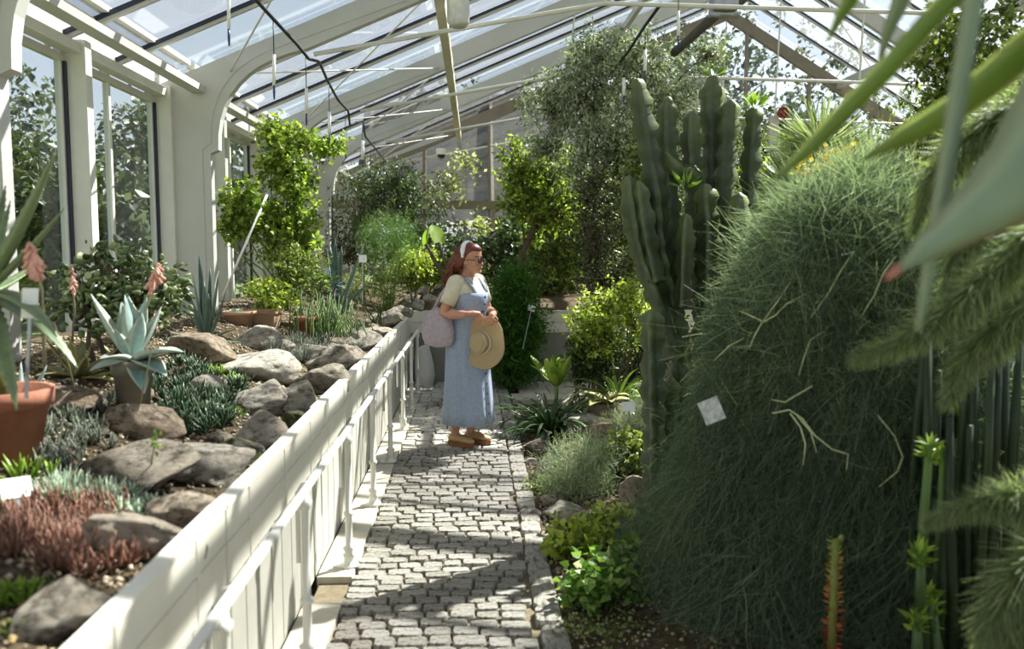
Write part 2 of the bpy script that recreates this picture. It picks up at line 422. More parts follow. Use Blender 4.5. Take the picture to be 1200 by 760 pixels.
for yy in (1.05+0.05, 2.1, 3.15, 4.22, 5.26, 6.35, 7.5, 8.5, 9.45):
    c = put('column', cme, rail, (0, yy-1.05, 0.012))
    put('foot_plate', foot, c, (0, 0, -0.001))
    put('bracket', hme, rail, (0, yy-1.05+0.16, 0.012))

# --- portal frames
def haunch_pts():
    a, c, b = Vector((-1.50, roofz(-1.5)-0.235)), Vector((-2.32, 3.22)), Vector((-2.30, 2.50))
    return [tuple(a*(1-t)**2 + c*2*t*(1-t) + b*t*t) for t in [i/10 for i in range(11)]]
ceil = setting('ceiling', (RIDGE_X, 8, 4))
wallL = setting('wall_left', (-2.87, 8, 0))
for i, yy in enumerate(BAYS):
    top = [(-2.37, 0.0), (-2.90, 0.0), (-2.90, roofz(-2.9)), (RIDGE_X, RIDGE_Z), (RX, roofz(RX)), (RX, 0), (RX-0.3, 0), (RX-0.3, roofz(RX-0.3)-0.3), (RIDGE_X, RIDGE_Z-0.25)]
    poly = top + haunch_pts() + [(-2.37, 2.47)]
    MB().prism(poly, yy-0.05, yy+0.05).build('portal_frame', M['brown'] if i == 6 else M['frame'], ceil)
    inn = [(-2.44, 0.9), (-2.82, 0.9), (-2.82, 2.92), (-1.6, roofz(-1.6)-0.06), (-0.6, roofz(-.6)-0.06), (-0.6, roofz(-.6)-0.19)]
    hp = [(x-0.06, z+0.06) for x, z in haunch_pts()]
    MB().prism(inn + hp[1:] + [(-2.44, 2.5)], yy-0.058, yy+0.058).build('face_plate', M['frame'], ceil)
# purlins, ridge beam, glazing bars, panes, gaskets
for x, dz, wx, wz, mt in ((-0.3, -0.30, 0.09, 0.14, 'cream'), (2.45, -0.12, 0.07, 0.10, 'frame'), (7.4, -0.12, 0.10, 0.14, 'frame'), (9.2, -0.12, 0.08, 0.1, 'frame')):
    MB().beam((x, YF, roofz(x)+dz), (x, YB, roofz(x)+dz), wx, wz).build('purlin', M[mt], ceil)
MB().beam((RIDGE_X, YF, RIDGE_Z-0.1), (RIDGE_X, YB, RIDGE_Z-0.1), 0.10, 0.18).build('ridge_beam', M['shade'], ceil)
segs = [(-2.98, -0.3), (-0.3, 2.45), (2.45, RIDGE_X), (RIDGE_X, 7.4), (7.4, 9.2), (9.2, RX+0.1)]
NP = 4
for i in range(6):
    for k in range(NP):
        bw = BAYS[i+1]-BAYS[i]; y0 = BAYS[i] + bw*k/NP; y1 = y0 + bw/NP
        for j, (xa, xb) in enumerate(segs):
            za, zb = roofz(xa if j != 3 else RIDGE_X+1e-4)+0.06, roofz(xb)+0.06
            if y1 < 0.5: continue
            yc = (y0+y1)/2; hw = (y1-y0)/2 - 0.012
            MB().add([(xa, yc-hw, za), (xb, yc-hw, zb), (xb, yc+hw, zb), (xa, yc+hw, za), (xa, yc-hw, za+0.006), (xb, yc-hw, zb+0.006), (xb, yc+hw, zb+0.006), (xa, yc+hw, za+0.006)],
                     [(3, 2, 1, 0), (4, 5, 6, 7), (0, 1, 5, 4), (1, 2, 6, 5), (2, 3, 7, 6), (3, 0, 4, 7)]).build('pane', M['dusty'] if k in (1, 2) else M['glass'], ceil)
        if k and y0 > 0.5:
            for a, b in ((-2.98, RIDGE_X), (RIDGE_X, RX+0.1)):
                za = roofz(a if a != RIDGE_X else RIDGE_X+1e-4)
                MB().beam((a, y0, za+0.03), (b, y0, roofz(b)+0.03), 0.035, 0.055).build('glazing_bar', M['frame'], ceil)
                MB().beam((a, y0-0.026, za+0.045), (b, y0-0.026, roofz(b)+0.045), 0.016, 0.03).build('gasket', M['gasket'], ceil)
# vent frames on the right slope
for i in (2, 3, 4):
    y0 = BAYS[i]+0.8
    for k in range(5):
        a, b = 5.5, 7.2; yy = y0 + 0.32*k
        MB().beam((a, yy, roofz(a)+0.1), (b, yy, roofz(b)+0.1), 0.03, 0.04).build('vent_bar', M['white'], ceil)
    MB().beam((7.2, y0, roofz(7.2)+0.1), (7.2, y0+1.28, roofz(7.2)+0.1), 0.05, 0.05).build('vent_rail', M['white'], ceil)
# tie rods
for yy in BAYS[1:]:
    pts = [(-1.44, yy, 3.36), (1.2, yy, 3.84), (4.6, yy, 3.78), (8.9, yy, 3.66)]
    MB().tube(pts, 0.021, 8).build('tie_rod', M['white'], ceil, True)
    MB().beam((1.2, yy, 3.84), (1.3, yy, roofz(1.3)-0.1), 0.02, 0.02).build('hanger_rod', M['white'], ceil)
    MB().beam((5.0, yy, 3.78), (5.08, yy, RIDGE_Z-0.2), 0.02, 0.02).build('hanger_rod', M['white'], ceil)
for i in range(2, 6):
    a, b = BAYS[i], BAYS[i+1]
    MB().tube([(-2.2, a, roofz(-2.2)-0.15), (-0.4, b, roofz(-.4)-0.2)], 0.009, 6).build('wind_brace', M['white'], ceil, True)
    MB().tube([(-2.2, b, roofz(-2.2)-0.15), (-0.4, a, roofz(-.4)-0.2)], 0.009, 6).build('wind_brace', M['white'], ceil, True)
    MB().tube([(5.6, a, roofz(5.6)-0.15), (9.2, b, roofz(9.2)-0.2)], 0.009, 6).build('wind_brace', M['white'], ceil, True)
# --- left wall: sill wall, fins, eave beams, windows
MB().box(-2.93, -2.80, YF, YB, -0.1, 0.86).build('sill_wall', M['white'], wallL)
MB().box(-2.95, -2.70, YF, YB, 0.86, 0.90).build('sill', M['white'], wallL)
for i in range(len(BAYS)-1):
    ym = (BAYS[i]+BAYS[i+1])/2
    MB().box(-2.89, -2.69, ym-0.05, ym+0.05, 0.9, 3.05).build('fin', M['white'], wallL)
    MB().box(-2.89, -2.69, BAYS[i]-0.11, BAYS[i]-0.055, 0.9, 3.05).build('fin', M['white'], wallL)
    MB().box(-2.89, -2.69, BAYS[i]+0.055, BAYS[i]+0.13, 0.9, 3.05).build('fin', M['white'], wallL)
    y0, y1 = BAYS[i]+0.06, BAYS[i+1]-0.06
    MB().box(-2.52, -2.40, y0, y1, 3.00, 3.055).build('eave_beam', M['frame'], wallL)
    MB().box(-2.72, -2.62, y0, y1, 3.16, 3.20).build('eave_slat', M['cream'], wallL)
    MB().box(-2.60, -2.52, y0, y1, 3.24, 3.28).build('eave_slat', M['white'], wallL)
    MB().box(-2.92, -2.84, y0, y1, 3.10, 3.2).build('eave_plate', M['frame'], wallL)
wn = 1
for i in range(1, len(BAYS)-1):
    for a, b in ((BAYS[i]+0.13, (BAYS[i]+BAYS[i+1])/2-.05), ((BAYS[i]+BAYS[i+1])/2+.05, BAYS[i+1]-0.11)):
        wd = setting('window_%d' % wn, (-2.86, (a+b)/2, 0.9)); wn += 1
        fr = MB()
        for z0, z1 in ((0.90, 0.96), (2.90, 2.95), (3.06, 3.10)): fr.box(-2.885, -2.835, a, b, z0, z1)
        for c0, c1 in ((a, a+0.05), (b-0.05, b), (a+0.62, a+0.655)): fr.box(-2.883, -2.837, c0, c1, 0.96, 3.06)
        fr.build('window_frame', M['white'], wd)
        MB().box(-2.836, -2.815, b-0.03, b, 0.9, 2.9).build('gasket', M['gasket'], wd)
        MB().box(-2.83, -2.72, a, b, 2.96, 3.03).build('blind_box', M['white'], wd)
        MB().box(-2.862, -2.856, a+0.05, a+0.62, 0.96, 2.9).build('pane', M['glass'], wd)
        MB().box(-2.862, -2.856, a+0.655, b-0.05, 0.96, 2.9).build('pane', M['glass'], wd)
        MB().box(-2.862, -2.856, a+0.05, b-0.05, 2.95, 3.06).build('pane', M['glass'], wd)
# --- far gable
gab = setting('wall_back', (2, YB, 0))
MB().box(-2.9, RX, YB-0.05, YB+0.06, -0.1, 0.9).build('sill_wall', M['lower'], gab)
MB().beam((-2.8, YB-0.02, 2.52), (RX-.3, YB-0.02, 2.46), 0.14, 0.17).build('transom', M['brown'], gab)
xs = [-2.3, -1.0, 0.3, 1.6, 2.9, 4.2, 5.5, 6.8, 8.1, 9.4, 10.3]
for a, b in zip(xs[:-1], xs[1:]):
    MB().box(a-0.03, a+0.03, YB-0.04, YB+0.04, 0.9, roofz(a)-0.2).build('mullion', M['brown'], gab)
    MB().box(a+0.03, b-0.03, YB, YB+0.006, 0.9, 2.44).build('pane', M['glass'], gab)
    zt = min(roofz(a+0.03), roofz(b-0.03))-0.22
    za, zb = roofz(a+.03)-.22, roofz(b-.03)-.22
    MB().prism([(a+0.03, 2.6), (b-0.03, 2.6), (b-0.03, zb), (a+0.03, za)], YB, YB+0.006).build('pane', M['glass'], gab)
wallR = setting('wall_right', (RX, 8, 0))
MB().box(RX-0.05, RX+0.06, YF, YB, -0.1, 0.9).build('sill_wall', M['lower'], wallR)
for i in range(6):
    for a in (BAYS[i]+0.06, BAYS[i]+1.62):
        MB().box(RX, RX+0.006, a, a+1.45, 0.9, 2.95).build('pane', M['glass'], wallR)
        MB().box(RX-0.06, RX+0.04, a+1.45, a+1.53, 0.9, 3.0).build('mullion', M['white'], wallR)
    MB().box(RX-0.06, RX+0.06, BAYS[i], BAYS[i+1], 2.95, 3.1).build('eave_beam', M['white'], wallR)
# reed shading roof outside the gable
sc = thing('shade_screen', 'grey slatted reed shading leaning outside the far gable glass', 'screen', (1.2, 19, 0))
s = MB()
for k in range(60):
    t = k/59; z = 2.2 + 3.0*t; yy = 18.3 + 2.6*t
    s.beam((-2.6, yy, z-0.15), (6.0, yy, z+0.55), 0.062, 0.012, (0, -.75, .66))
s.build('slats', M['shade'], sc)['kind'] = 'stuff'
for x in (-2.4, 0.4, 3.2, 5.8):
    MB().beam((x, 18.25, -0.12), (x, 18.25, 2.3+0.08*(x+2.6)), 0.08, 0.08, (1, 0, 0)).build('post', M['brown'], sc)
    MB().beam((x, 18.25, 2.12+0.08*(x+2.6)), (x, 20.9, 5.12+0.08*(x+2.6)), 0.06, 0.06).build('rafter', M['brown'], sc)
# ================================================================== PERSON
M['skin'] = paint('skin', '#b98468', '#c6937a', 4, 0.5)
M['lips'] = paint('lips', '#a5685a', '#b07466', 4, 0.4)
M['hair'] = paint('auburn_hair', '#4a1f14', '#7a3a22', 30, 0.4)
M['dress'] = paint('blue_chambray', '#8c9ab0', '#9fabc0', 40, 0.85, bumpd=0.002, bscale=90)
M['tee'] = paint('cream_knit', '#cfc7ab', '#dcd5bd', 20, 0.85)
M['shoe'] = paint('tan_leather', '#a88a5e', '#bb9d72', 8, 0.55)
M['sole'] = paint('brown_sole', '#7b4a2c', '#8d5a38', 8, 0.6)
M['bagm'] = paint('mauve_canvas', '#a0939b', '#b3a7ae', 30, 0.85, bumpd=0.003, bscale=60)
M['straw'] = None
m_, n_, o_ = newmat('straw'); b_ = bsdf(n_, 0.8, 0, 0.2)
tc = N(n_, 'ShaderNodeTexCoord'); wv = N(n_, 'ShaderNodeTexWave', wave_type='RINGS', rings_direction='Z'); wv.inputs['Scale'].default_value = 26; wv.inputs['Distortion'].default_value = 1.5
n_.links.new(tc.outputs['Object'], wv.inputs[0])
n_.links.new(ramp(n_, wv.outputs['Fac'], [(0.2, '#b09a72'), (0.7, '#dccaa6')]), b_.inputs['Base Color']); bump(n_, wv.outputs['Fac'], b_, 0.004)
tl_ = N(n_, 'ShaderNodeBsdfTranslucent'); tl_.inputs[0].default_value = lin('#cdb78c'); ms_ = N(n_, 'ShaderNodeMixShader'); ms_.inputs[0].default_value = 0.25
n_.links.new(b_.outputs[0], ms_.inputs[1]); n_.links.new(tl_.outputs[0], ms_.inputs[2]); n_.links.new(ms_.outputs[0], o_.inputs[0]); M['straw'] = m_

PB = gz(549, 520, 0.012)
person = thing('person', 'woman in a long light blue pinafore dress standing on the cobbled walk', 'person', (PB.x, PB.y, 0.012), rotz=R(-32))
def ering(c, ax, ay, rx, ry, n=20, pw=1.0):
    c = Vector(c); return [c + Vector(ax)*(rx*math.cos(2*math.pi*k/n)) + Vector(ay)*(ry*math.sin(2*math.pi*k/n)) for k in range(n)]
X_, Y_ = (1, 0, 0), (0, 1, 0)
B = MB()
# torso (front is +x)
B.loft([ering((cx, 0, z), X_, Y_, rx, ry) for z, cx, rx, ry in ((0.60, -0.02, .11, .15), (0.85, -0.02, .125, .18), (0.95, -0.005, .125, .165), (1.06, 0.005, .115, .14), (1.17, 0.02, .125, .15), (1.23, 0.02, .125, .16), (1.30, 0.0, .095, .175), (1.345, -0.01, .07, .15), (1.375, -0.01, .055, .085))])
# neck and head
B.loft([ering(c, (1, 0, -0.25), Y_, r, r) for c, r in (((-.02, 0, 1.33), .062), ((0, 0, 1.385), .053), ((0.02, 0, 1.45), .052))])
HX, HZ = 0.03, 0.005
def hring(z, xf, xb, wd, n=24):
    out = []
    for k in range(n):
        a = 2*math.pi*k/n; c, s = math.cos(a), math.sin(a)
        x = xf*abs(c)**0.9 if c > 0 else xb*abs(c)
        out.append(Vector((HX+x*(1 if c > 0 else 1), wd*math.copysign(abs(s)**0.9, s), z+HZ)))
    return out
B.loft([hring(*q) for q in ((1.398, .05, -.02, .03), (1.408, .084, -.03, .042), (1.425, .093, -.045, .052), (1.45, .092, -.065, .060), (1.48, .092, -.085, .067), (1.51, .086, -.098, .071), (1.54, .09, -.105, .073), (1.575, .088, -.105, .073), (1.605, .07, -.092, .062), (1.625, .04, -.06, .042), (1.632, .01, -.02, .012))])
B.loft([ering((HX+.088, 0, 1.52), (0, 1, 0), (1, 0, 0), .009, .006, 10), ering((HX+.098, 0, 1.495), (0, 1, 0), (1, 0, 0), .011, .012, 10), ering((HX+.104, 0, 1.475), (0, 1, 0), (1, 0, 0), .016, .017, 10), ering((HX+.092, 0, 1.462), (0, 1, 0), (1, 0, 0), .010, .010, 10)])
B.ell((HX+.078, 0, 1.415), .022, .024, .016)                 # chin
B.ell((HX+.088, 0, 1.447), .011, .023, .007); B.ell((HX+.086, 0, 1.437), .011, .02, .007)
for s in (-1, 1):
    B.ell((HX-.006, s*.072, 1.495), .02, .008, .03)           # ears
    B.ell((HX+.062, s*.036, 1.478), .024, .022, .024)         # cheeks
def limb(pts, rad, n=14):
    B.tube(pts, rad, n)
# arms
RS, RE, RW = Vector((-.012, -.170, 1.318)), Vector((-.075, -.245, 1.085)), Vector((.130, -.222, 1.088))
LS, LE, LW = Vector((-.005, .170, 1.318)), Vector((.045, .235, 1.085)), Vector((.225, .045, 1.085))
for S, E_, W in ((RS, RE, RW), (LS, LE, LW)):
    m1 = S.lerp(E_, .5); m2 = E_.lerp(W, .35)
    limb([S.lerp(Vector((0, 0, S.z)), .25), S, m1, E_, m2, W.lerp(E_, .12), W], [.05, .056, .049, .041, .043, .030, .026])
# hands gripping the hat brim: palm, four fingers down the outer face, thumb behind
HATN = Vector((-.60, -.76, .10)).normalized()                # world direction the crown points
rot = Matrix.Rotation(R(32), 3, 'Z'); hn = rot @ HATN          # same in the person's frame
ht = Vector((0, 0, 1)).cross(hn).normalized()                 # along the brim, sideways
hu = hn.cross(ht).normalized()
if hu.z < 0: hu = -hu
HATC = Vector((.235, -.150, .862)); HR = .205
def hand(W, along, sgn):
    top = HATC + ht*along + hu*math.sqrt(max(HR*HR-along*along, 0))
    kn = top + hn*.016 + hu*.022                              # knuckles above the rim
    limb([W, W.lerp(kn, .5) + Vector((0, 0, .004)), kn], [.025, .028, .023])
    for k, (ln, o) in enumerate(((.058, -.030), (.066, -.010), (.062, .010), (.048, .028))):
        b = kn + ht*(o*1.0); e = .010
        limb([b - hu*.004 + hn*.004, b + hn*.020 - hu*.022, b + hn*.016 - hu*(.022+ln*.45), b + hn*.010 - hu*(.022+ln*.85)], [.0105, .0098, .009, .0075], 10)
    limb([kn + ht*(-.026*sgn) - hn*.012, kn + ht*(-.040*sgn) - hn*.030 - hu*.02, kn + ht*(-.034*sgn) - hn*.032 - hu*.052], [.012, .0105, .008], 10)
hand(RW, -.035, 1); hand(LW, .075, -1)
# legs and feet
for s, fx in ((-1, -.03), (1, .03)):
    limb([(-.02, s*.085, .80), (-.01, s*.085, .50), (-.03+fx, s*.075, .28), (-.055+fx, s*.072, .12), (-.055+fx, s*.072, .07)], [.088, .062, .054, .036, .036])
    B.loft([ering((-.085+fx, s*.072, .055), Y_, (0, 0, 1), .028, .03, 12), ering((-.02+fx, s*.074, .058), Y_, (0, 0, 1), .036, .034, 12), ering((.06+fx, s*.080, .048), Y_, (0, 0, 1), .044, .022, 12), ering((.12+fx, s*.082, .042), Y_, (0, 0, 1), .034, .013, 12)])
body = B.build('body', M['skin'], person, True, local=True)
rm = body.modifiers.new('remesh', 'REMESH'); rm.mode = 'VOXEL'; rm.voxel_size = 0.0048; rm.use_smooth_shade = True
sm = body.modifiers.new('smooth', 'SMOOTH'); sm.factor = 0.5; sm.iterations = 3
MB().loft([ering((HX+.094, 0, 1.455), Y_, X_, .014, .003, 10), ering((HX+.097, 0, 1.450), Y_, X_, .019, .003, 10), ering((HX+.095, 0, 1.442), Y_, X_, .018, .003, 10), ering((HX+.092, 0, 1.438), Y_, X_, .012, .002, 10)]).build('lips', M['lips'], person, True, True)
# eyes, brows, sunglasses
ew = paint('eye_white', '#d8d4cc', None, 4, 0.3)
for s in (-1, 1):
    e = MB().ell((HX+.079, s*.030, 1.508), .009, .012, .008).build('eye', ew, person, True, True)
    MB().ell((HX+.0875, s*.030, 1.508), .002, .005, .005).build('iris', M['bark'], e, True, True)
    MB().tube([(HX+.088, s*.012, 1.535), (HX+.088, s*.03, 1.540), (HX+.07, s*.05, 1.534)], .0035, 6).build('eyebrow', M['hair'], person, True, True)
gl = MB()
lensm = paint('smoked_lens', '#5e4234', '#6d4d3c', 4, 0.1)
for s in (-1, 1):
    gl.tube([(HX+.106-.30*abs(.032*math.sin(a)+.033-.033)*0, s*(.033+.027*math.cos(a)), 1.506+.021*math.sin(a)) for a in [2*math.pi*k/14 for k in range(15)]], .003, 6)
    gl.tube([(HX+.104, s*.060, 1.512), (HX+.04, s*.077, 1.512), (HX-.02, s*.078, 1.507)], .003, 6)
gl.tube([(HX+.106, -.008, 1.508), (HX+.109, 0, 1.511), (HX+.106, .008, 1.508)], .003, 6)
gf = gl.build('sunglasses', M['black'], person, True, True)
for s in (-1, 1):
    MB().loft([[(HX+.104+dx, s*.033+.026*math.cos(a), 1.506+.020*math.sin(a)) for a in [2*math.pi*k/14 for k in range(14)]] for dx in (0, .003)]).build('lens', lensm, gf, True, True)
# hair: cap over the skull and a long mass behind the shoulders, plus combed locks
Hm = MB()
Hm.loft([ering((HX-.030+dx, 0, z), X_, Y_, rx, ry, 20) for z, dx, rx, ry in ((1.44, -.055, .045, .060), (1.50, -.035, .075, .082), (1.55, -.012, .098, .087), (1.585, .014, .108, .084), (1.612, .020, .098, .074), (1.638, .012, .070, .056), (1.648, .006, .03, .028))])
Hm.loft([ering((x, y, z), X_, Y_, rx, ry, 16) for z, x, y, rx, ry in ((1.57, -.075, 0, .05, .07), (1.50, -.105, 0, .055, .083), (1.43, -.125, -.005, .058, .09), (1.36, -.145, -.01, .055, .095), (1.30, -.155, -.012, .043, .088), (1.26, -.158, -.015, .018, .05))])
rg = random.Random(3)
for k in range(130):
    a = rg.uniform(-1.25, 1.25); z0 = rg.uniform(1.52, 1.62)
    y0 = .08*math.sin(a); x0 = HX-.03-.10*math.cos(a)*rg.uniform(.4, 1)
    y1 = y0*1.25+rg.uniform(-.02, .02); zz = rg.uniform(1.25, 1.36); wv = rg.uniform(-.015, .015)
    Hm.tube([(x0, y0, z0), (-.12+rg.uniform(-.03, .02)+.03*abs(a), y0*1.15+wv, 1.46), (-.155+rg.uniform(-.05, .03)+.03*abs(a), y1-wv, 1.37), (-.165+rg.uniform(-.05, .04)+.02*abs(a), y1+wv, zz)], [.006, .008, .007, .002], 5)
for s in (-1, 1):
    for k in range(10):
        Hm.tube([(HX+.02-.012*k, s*.05, 1.615), (HX-.01-.012*k, s*.082, 1.54), (HX-.03-.012*k, s*.086, 1.48), (HX-.07-.012*k, s*.088, 1.42)], [.009, .010, .009, .005], 6)
Hm.build('hair', M['hair'], person, True, True)
hb = MB(); pts = []
for k in range(15):
    a = R(-100+200*k/14); pts.append((HX-.020-.01*math.cos(a), .091*math.sin(a), 1.548+.106*math.cos(a)))
rings = []
for i, p in enumerate(pts):
    a = R(-100+200*i/14); nrm = Vector((0, math.sin(a), math.cos(a))); wx = .024 if 1 < i < 13 else .014
    c = Vector(p); rings.append([c+Vector((-wx, 0, 0)), c+Vector((-wx*.6, 0, 0))+nrm*.012, c+Vector((wx*.6, 0, 0))+nrm*.012, c+Vector((wx, 0, 0))])
hb.loft(rings); hb.build('headband', M['tag'], person, True, True)
# tee: bodice with scooped neck and two short sleeves
T = MB()
T.loft([ering((cx, 0, z), X_, Y_, rx, ry, 24) for z, cx, rx, ry in ((1.05, .005, .123, .148), (1.17, .02, .134, .158), (1.23, .02, .134, .168), (1.30, 0, .104, .188), (1.345, -.01, .084, .176), (1.368, -.008, .066, .105), (1.372, -.004, .058, .085))], cap=False)
for S, E_ in ((RS, RE), (LS, LE)):
    d = (E_-S).normalized(); a1, a2 = perp(d); st = S - d*.012 - Vector((0, S.y*.42, -.012))
    T.ell(tuple(S*.90+Vector((0, 0, S.z*.10+.016))), .070, .072, .062)
    T.loft([ering(st, a1, a2, .060, .060, 16), ering(S+Vector((0, 0, .004)), a1, a2, .066, .066, 16), ering(S.lerp(E_, .35), a1, a2, .067, .065, 16), ering(S.lerp(E_, .68), a1, a2, .066, .063, 16), ering(S.lerp(E_, .67), a1, a2, .055, .052, 16)], cap=False)
T.build('shirt', M['tee'], person, True, True)
# pinafore: pleated skirt, bib, straps, buttons
D = MB(); NR = 72
prof = ((.185, .0, .212, .215), (.30, .0, .203, .205), (.50, -.002, .188, .197), (.70, -.008, .172, .195), (.85, -.012, .158, .192), (.95, -.002, .148, .178), (1.04, .004, .136, .160), (1.10, .010, .138, .160), (1.17, .022, .146, .166), (1.215, .022, .146, .170))
rings = []
for z, cx, rx, ry in prof:
    am = .05*max(0, (1.0-z)/.8)
    rings.append([(cx+rx*math.cos(t)*(1+am*math.sin(11*t+.6*z)+am*.5*math.sin(17*t+1)), ry*math.sin(t)*(1+am*math.sin(11*t+.6*z)+am*.5*math.sin(17*t+1)), z) for t in [2*math.pi*k/NR for k in range(NR)]])
top = rings[-1]
rings.append([(x*1.0-.004, y*.99, z+.035+.02*(math.cos(2*math.pi*k/NR) < -.2)) for k, (x, y, z) in enumerate(top)])
D.loft(rings, cap=False)
dr = D.build('dress', M['dress'], person, True, True)
dr.modifiers.new('thick', 'SOLIDIFY').thickness = 0.006
for s in (-1, 1):
    pts = [(.135, s*.075, 1.235), (.112, s*.085, 1.30), (.06, s*.098, 1.36), (-.01, s*.103, 1.382), (-.08, s*.095, 1.345), (-.118, s*.08, 1.26)]
    st = MB(); rr = []
    for i, p in enumerate(pts):
        q = Vector(pts[min(i+1, 5)])-Vector(pts[max(i-1, 0)]); nn = q.normalized().cross(Vector((0, 1, 0))).normalized()
        c = Vector(p); rr.append([c+Vector((0, -.026, 0)), c+Vector((0, .026, 0)), c+Vector((0, .026, 0))-nn*.006*-1, c+Vector((0, -.026, 0))-nn*.006*-1])
    st.loft(rr); st.build('strap', M['dress'], person, True, True)
for z in (1.215, 1.16, 1.10, .68, .60, .52, .44, .36, .28):
    for (z0, c0, r0, _), (z1, c1, r1, _) in zip(prof[:-1], prof[1:]):
        if z0 <= z <= z1: t = (z-z0)/(z1-z0); xx = c0+(c1-c0)*t+r0+(r1-r0)*t
    MB().ell((xx+.008, -.02, z), .006, .010, .010, 10, 6).build('button', M['black'] if z > 1 else M['bark'], dr, True, True)
for s, fx in ((-1, -.03), (1, .03)):
    y0 = s*.075
    so = MB(); so.loft([[(fx+x, y0+s*dy*.4+y*wd, z) for x, y, dy, wd in ((-.115, 0, 0, 1), (-.10, -.034, 0, 1), (-.02, -.036, 0, 1), (.06, -.046, .008, 1), (.115, -.036, .014, 1), (.135, 0, .014, 1), (.115, .036, .014, 1), (.06, .046, .008, 1), (-.02, .036, 0, 1), (-.10, .034, 0, 1))] for z in (0, .034)])
    sh = so.build('shoe', M['sole'], person, False, True)
    up = MB().loft([ering((fx-.108, y0, .055), Y_, (0, 0, 1), .020, .022, 14), ering((fx-.085, y0, .062), Y_, (0, 0, 1), .036, .036, 14), ering((fx-.02, y0, .058), Y_, (0, 0, 1), .041, .036, 14), ering((fx+.03, y0+s*.003, .056), Y_, (0, 0, 1), .046, .036, 14), ering((fx+.08, y0+s*.005, .050), Y_, (0, 0, 1), .044, .027, 14), ering((fx+.125, y0+s*.006, .044), Y_, (0, 0, 1), .026, .015, 14)])
    up.build('upper', M['shoe'], sh, True, True)
# hat held by its brim
PM = Matrix.Translation((PB.x, PB.y, 0.012)) @ Matrix.Rotation(R(-32), 4, 'Z')
hat = thing('sun_hat', 'wide brimmed straw sun hat held in front of the blue dress', 'hat', PM @ HATC)
hat.rotation_euler = HATN.to_track_quat('Z', 'Y').to_euler()
brim = MB(); nb = 48
def wav(t): return .010*math.sin(3*t+1)+.006*math.sin(5*t)
brim.loft([[((r)*math.cos(t), (r)*math.sin(t), z+wav(t)*k) for t in [2*math.pi*j/nb for j in range(nb)]] for r, z, k in ((.080, .0, 0), (.12, -.004, .3), (.165, -.008, .7), (HR, -.006, 1), (HR+.004, -.011, 1), (.165, -.013, .7), (.12, -.009, .3), (.080, -.006, 0))], cap=False)
brim.build('brim', M['straw'], hat, True, True)
MB().lathe([(.084, -.004), (.086, .02), (.083, .06), (.074, .085), (.050, .099), (.015, .102)], n=32, cap=True).build('crown', M['straw'], hat, True, True)
MB().lathe([(.0865, .002), (.0885, .006), (.0885, .024), (.086, .03)], n=32, cap=False).build('hat_band', M['tee'], hat, True, True)
# shoulder bag behind her right hip
bp = PM @ Vector((-.135, -.225, .985))
bag = thing('shoulder_bag', 'soft mauve canvas bag hanging from the woman\'s shoulder', 'bag', bp, rotz=R(-32))
bb = MB()
bb.loft([[(rx*math.copysign(abs(math.cos(t))**.8, math.cos(t))+dx, ry*math.copysign(abs(math.sin(t))**.8, math.sin(t))+.012*math.sin(3*t+z*20), z+.02*math.sin(2*t)*(z > 0)) for t in [2*math.pi*j/24 for j in range(24)]] for z, dx, rx, ry in ((-.165, .0, .06, .03), (-.15, 0, .125, .055), (-.10, 0, .15, .068), (-.03, -.004, .145, .066), (.05, -.004, .12, .052), (.11, .01, .085, .036), (.145, .025, .05, .022))])
bb.build('bag_body', M['bagm'], bag, True, True)
sp = MB()
for dy in (-.022, .022):
    sp.tube([(-.05, dy*.6, .10), (.03, dy+.0, .24), (.105, .03+dy, .345), (.125, .07+dy, .397), (.12, .115, .40), (.09, .11, .30), (.06, .05, .16)], [.012]*7, 6)
sp.build('strap', M['bagm'], bag, True, True)

# ================================================================== PROPS
# woven sack
sp_ = gz(496, 446, 0.0)
sk = thing('sack', 'full white woven sack with a tied neck leaning at the end of the trough', 'sack', (at(497, 440, 10.1).x, 10.1, -.02))
sm_ = paint('white_weave', '#c9c9c6', '#dcdcd8', 60, 0.6, bumpd=0.004, bscale=25)
s = MB(); rings = []
for z, rx, ry, dx in ((0, .085, .075, 0), (.03, .108, .09, 0), (.15, .122, .10, .004), (.28, .112, .092, .0), (.38, .098, .08, -.005), (.45, .085, .07, -.008), (.49, .05, .045, .02), (.505, .03, .028, .045)):
    rings.append([(dx+rx*math.cos(t)*(1+.04*math.sin(5*t+z*9)), ry*math.sin(t)*(1+.05*math.sin(4*t-z*14)), z) for t in [2*math.pi*j/28 for j in range(28)]])
s.loft(rings); s.build('bag_body', sm_, sk, True, True)
MB().loft([[(.045+.8*z0+rx*math.cos(t)*(1+.18*math.sin(5*t)), rx*.7*math.sin(t)*(1+.18*math.sin(5*t)), .505+z0) for t in [2*math.pi*j/24 for j in range(24)]] for z0, rx in ((0, .028), (.02, .05), (.05, .068), (.075, .05))]).build('tied_neck', sm_, sk, True, True)
# pots
def pot(name, label, c, r, h, mat, square=False, group=None):
    t = thing(name, label, 'pot', c, group)
    n = 4 if square else 24
    q = MB().lathe([(r*.72, 0), (r*.97, h*.78), (r*1.08, h*.78), (r*1.1, h), (r*.97, h), (r*.93, h*.86)], n=n, cap=True)
    q.build('pot_body', mat, t, not square, True)
    MB().lathe([(r*.92, h*.85), (r*.3, h*.89)], n=n if square else 16).build('soil', M['soil'], t, True, True)
    if square: t.rotation_euler = (0, 0, R(38))
    return t
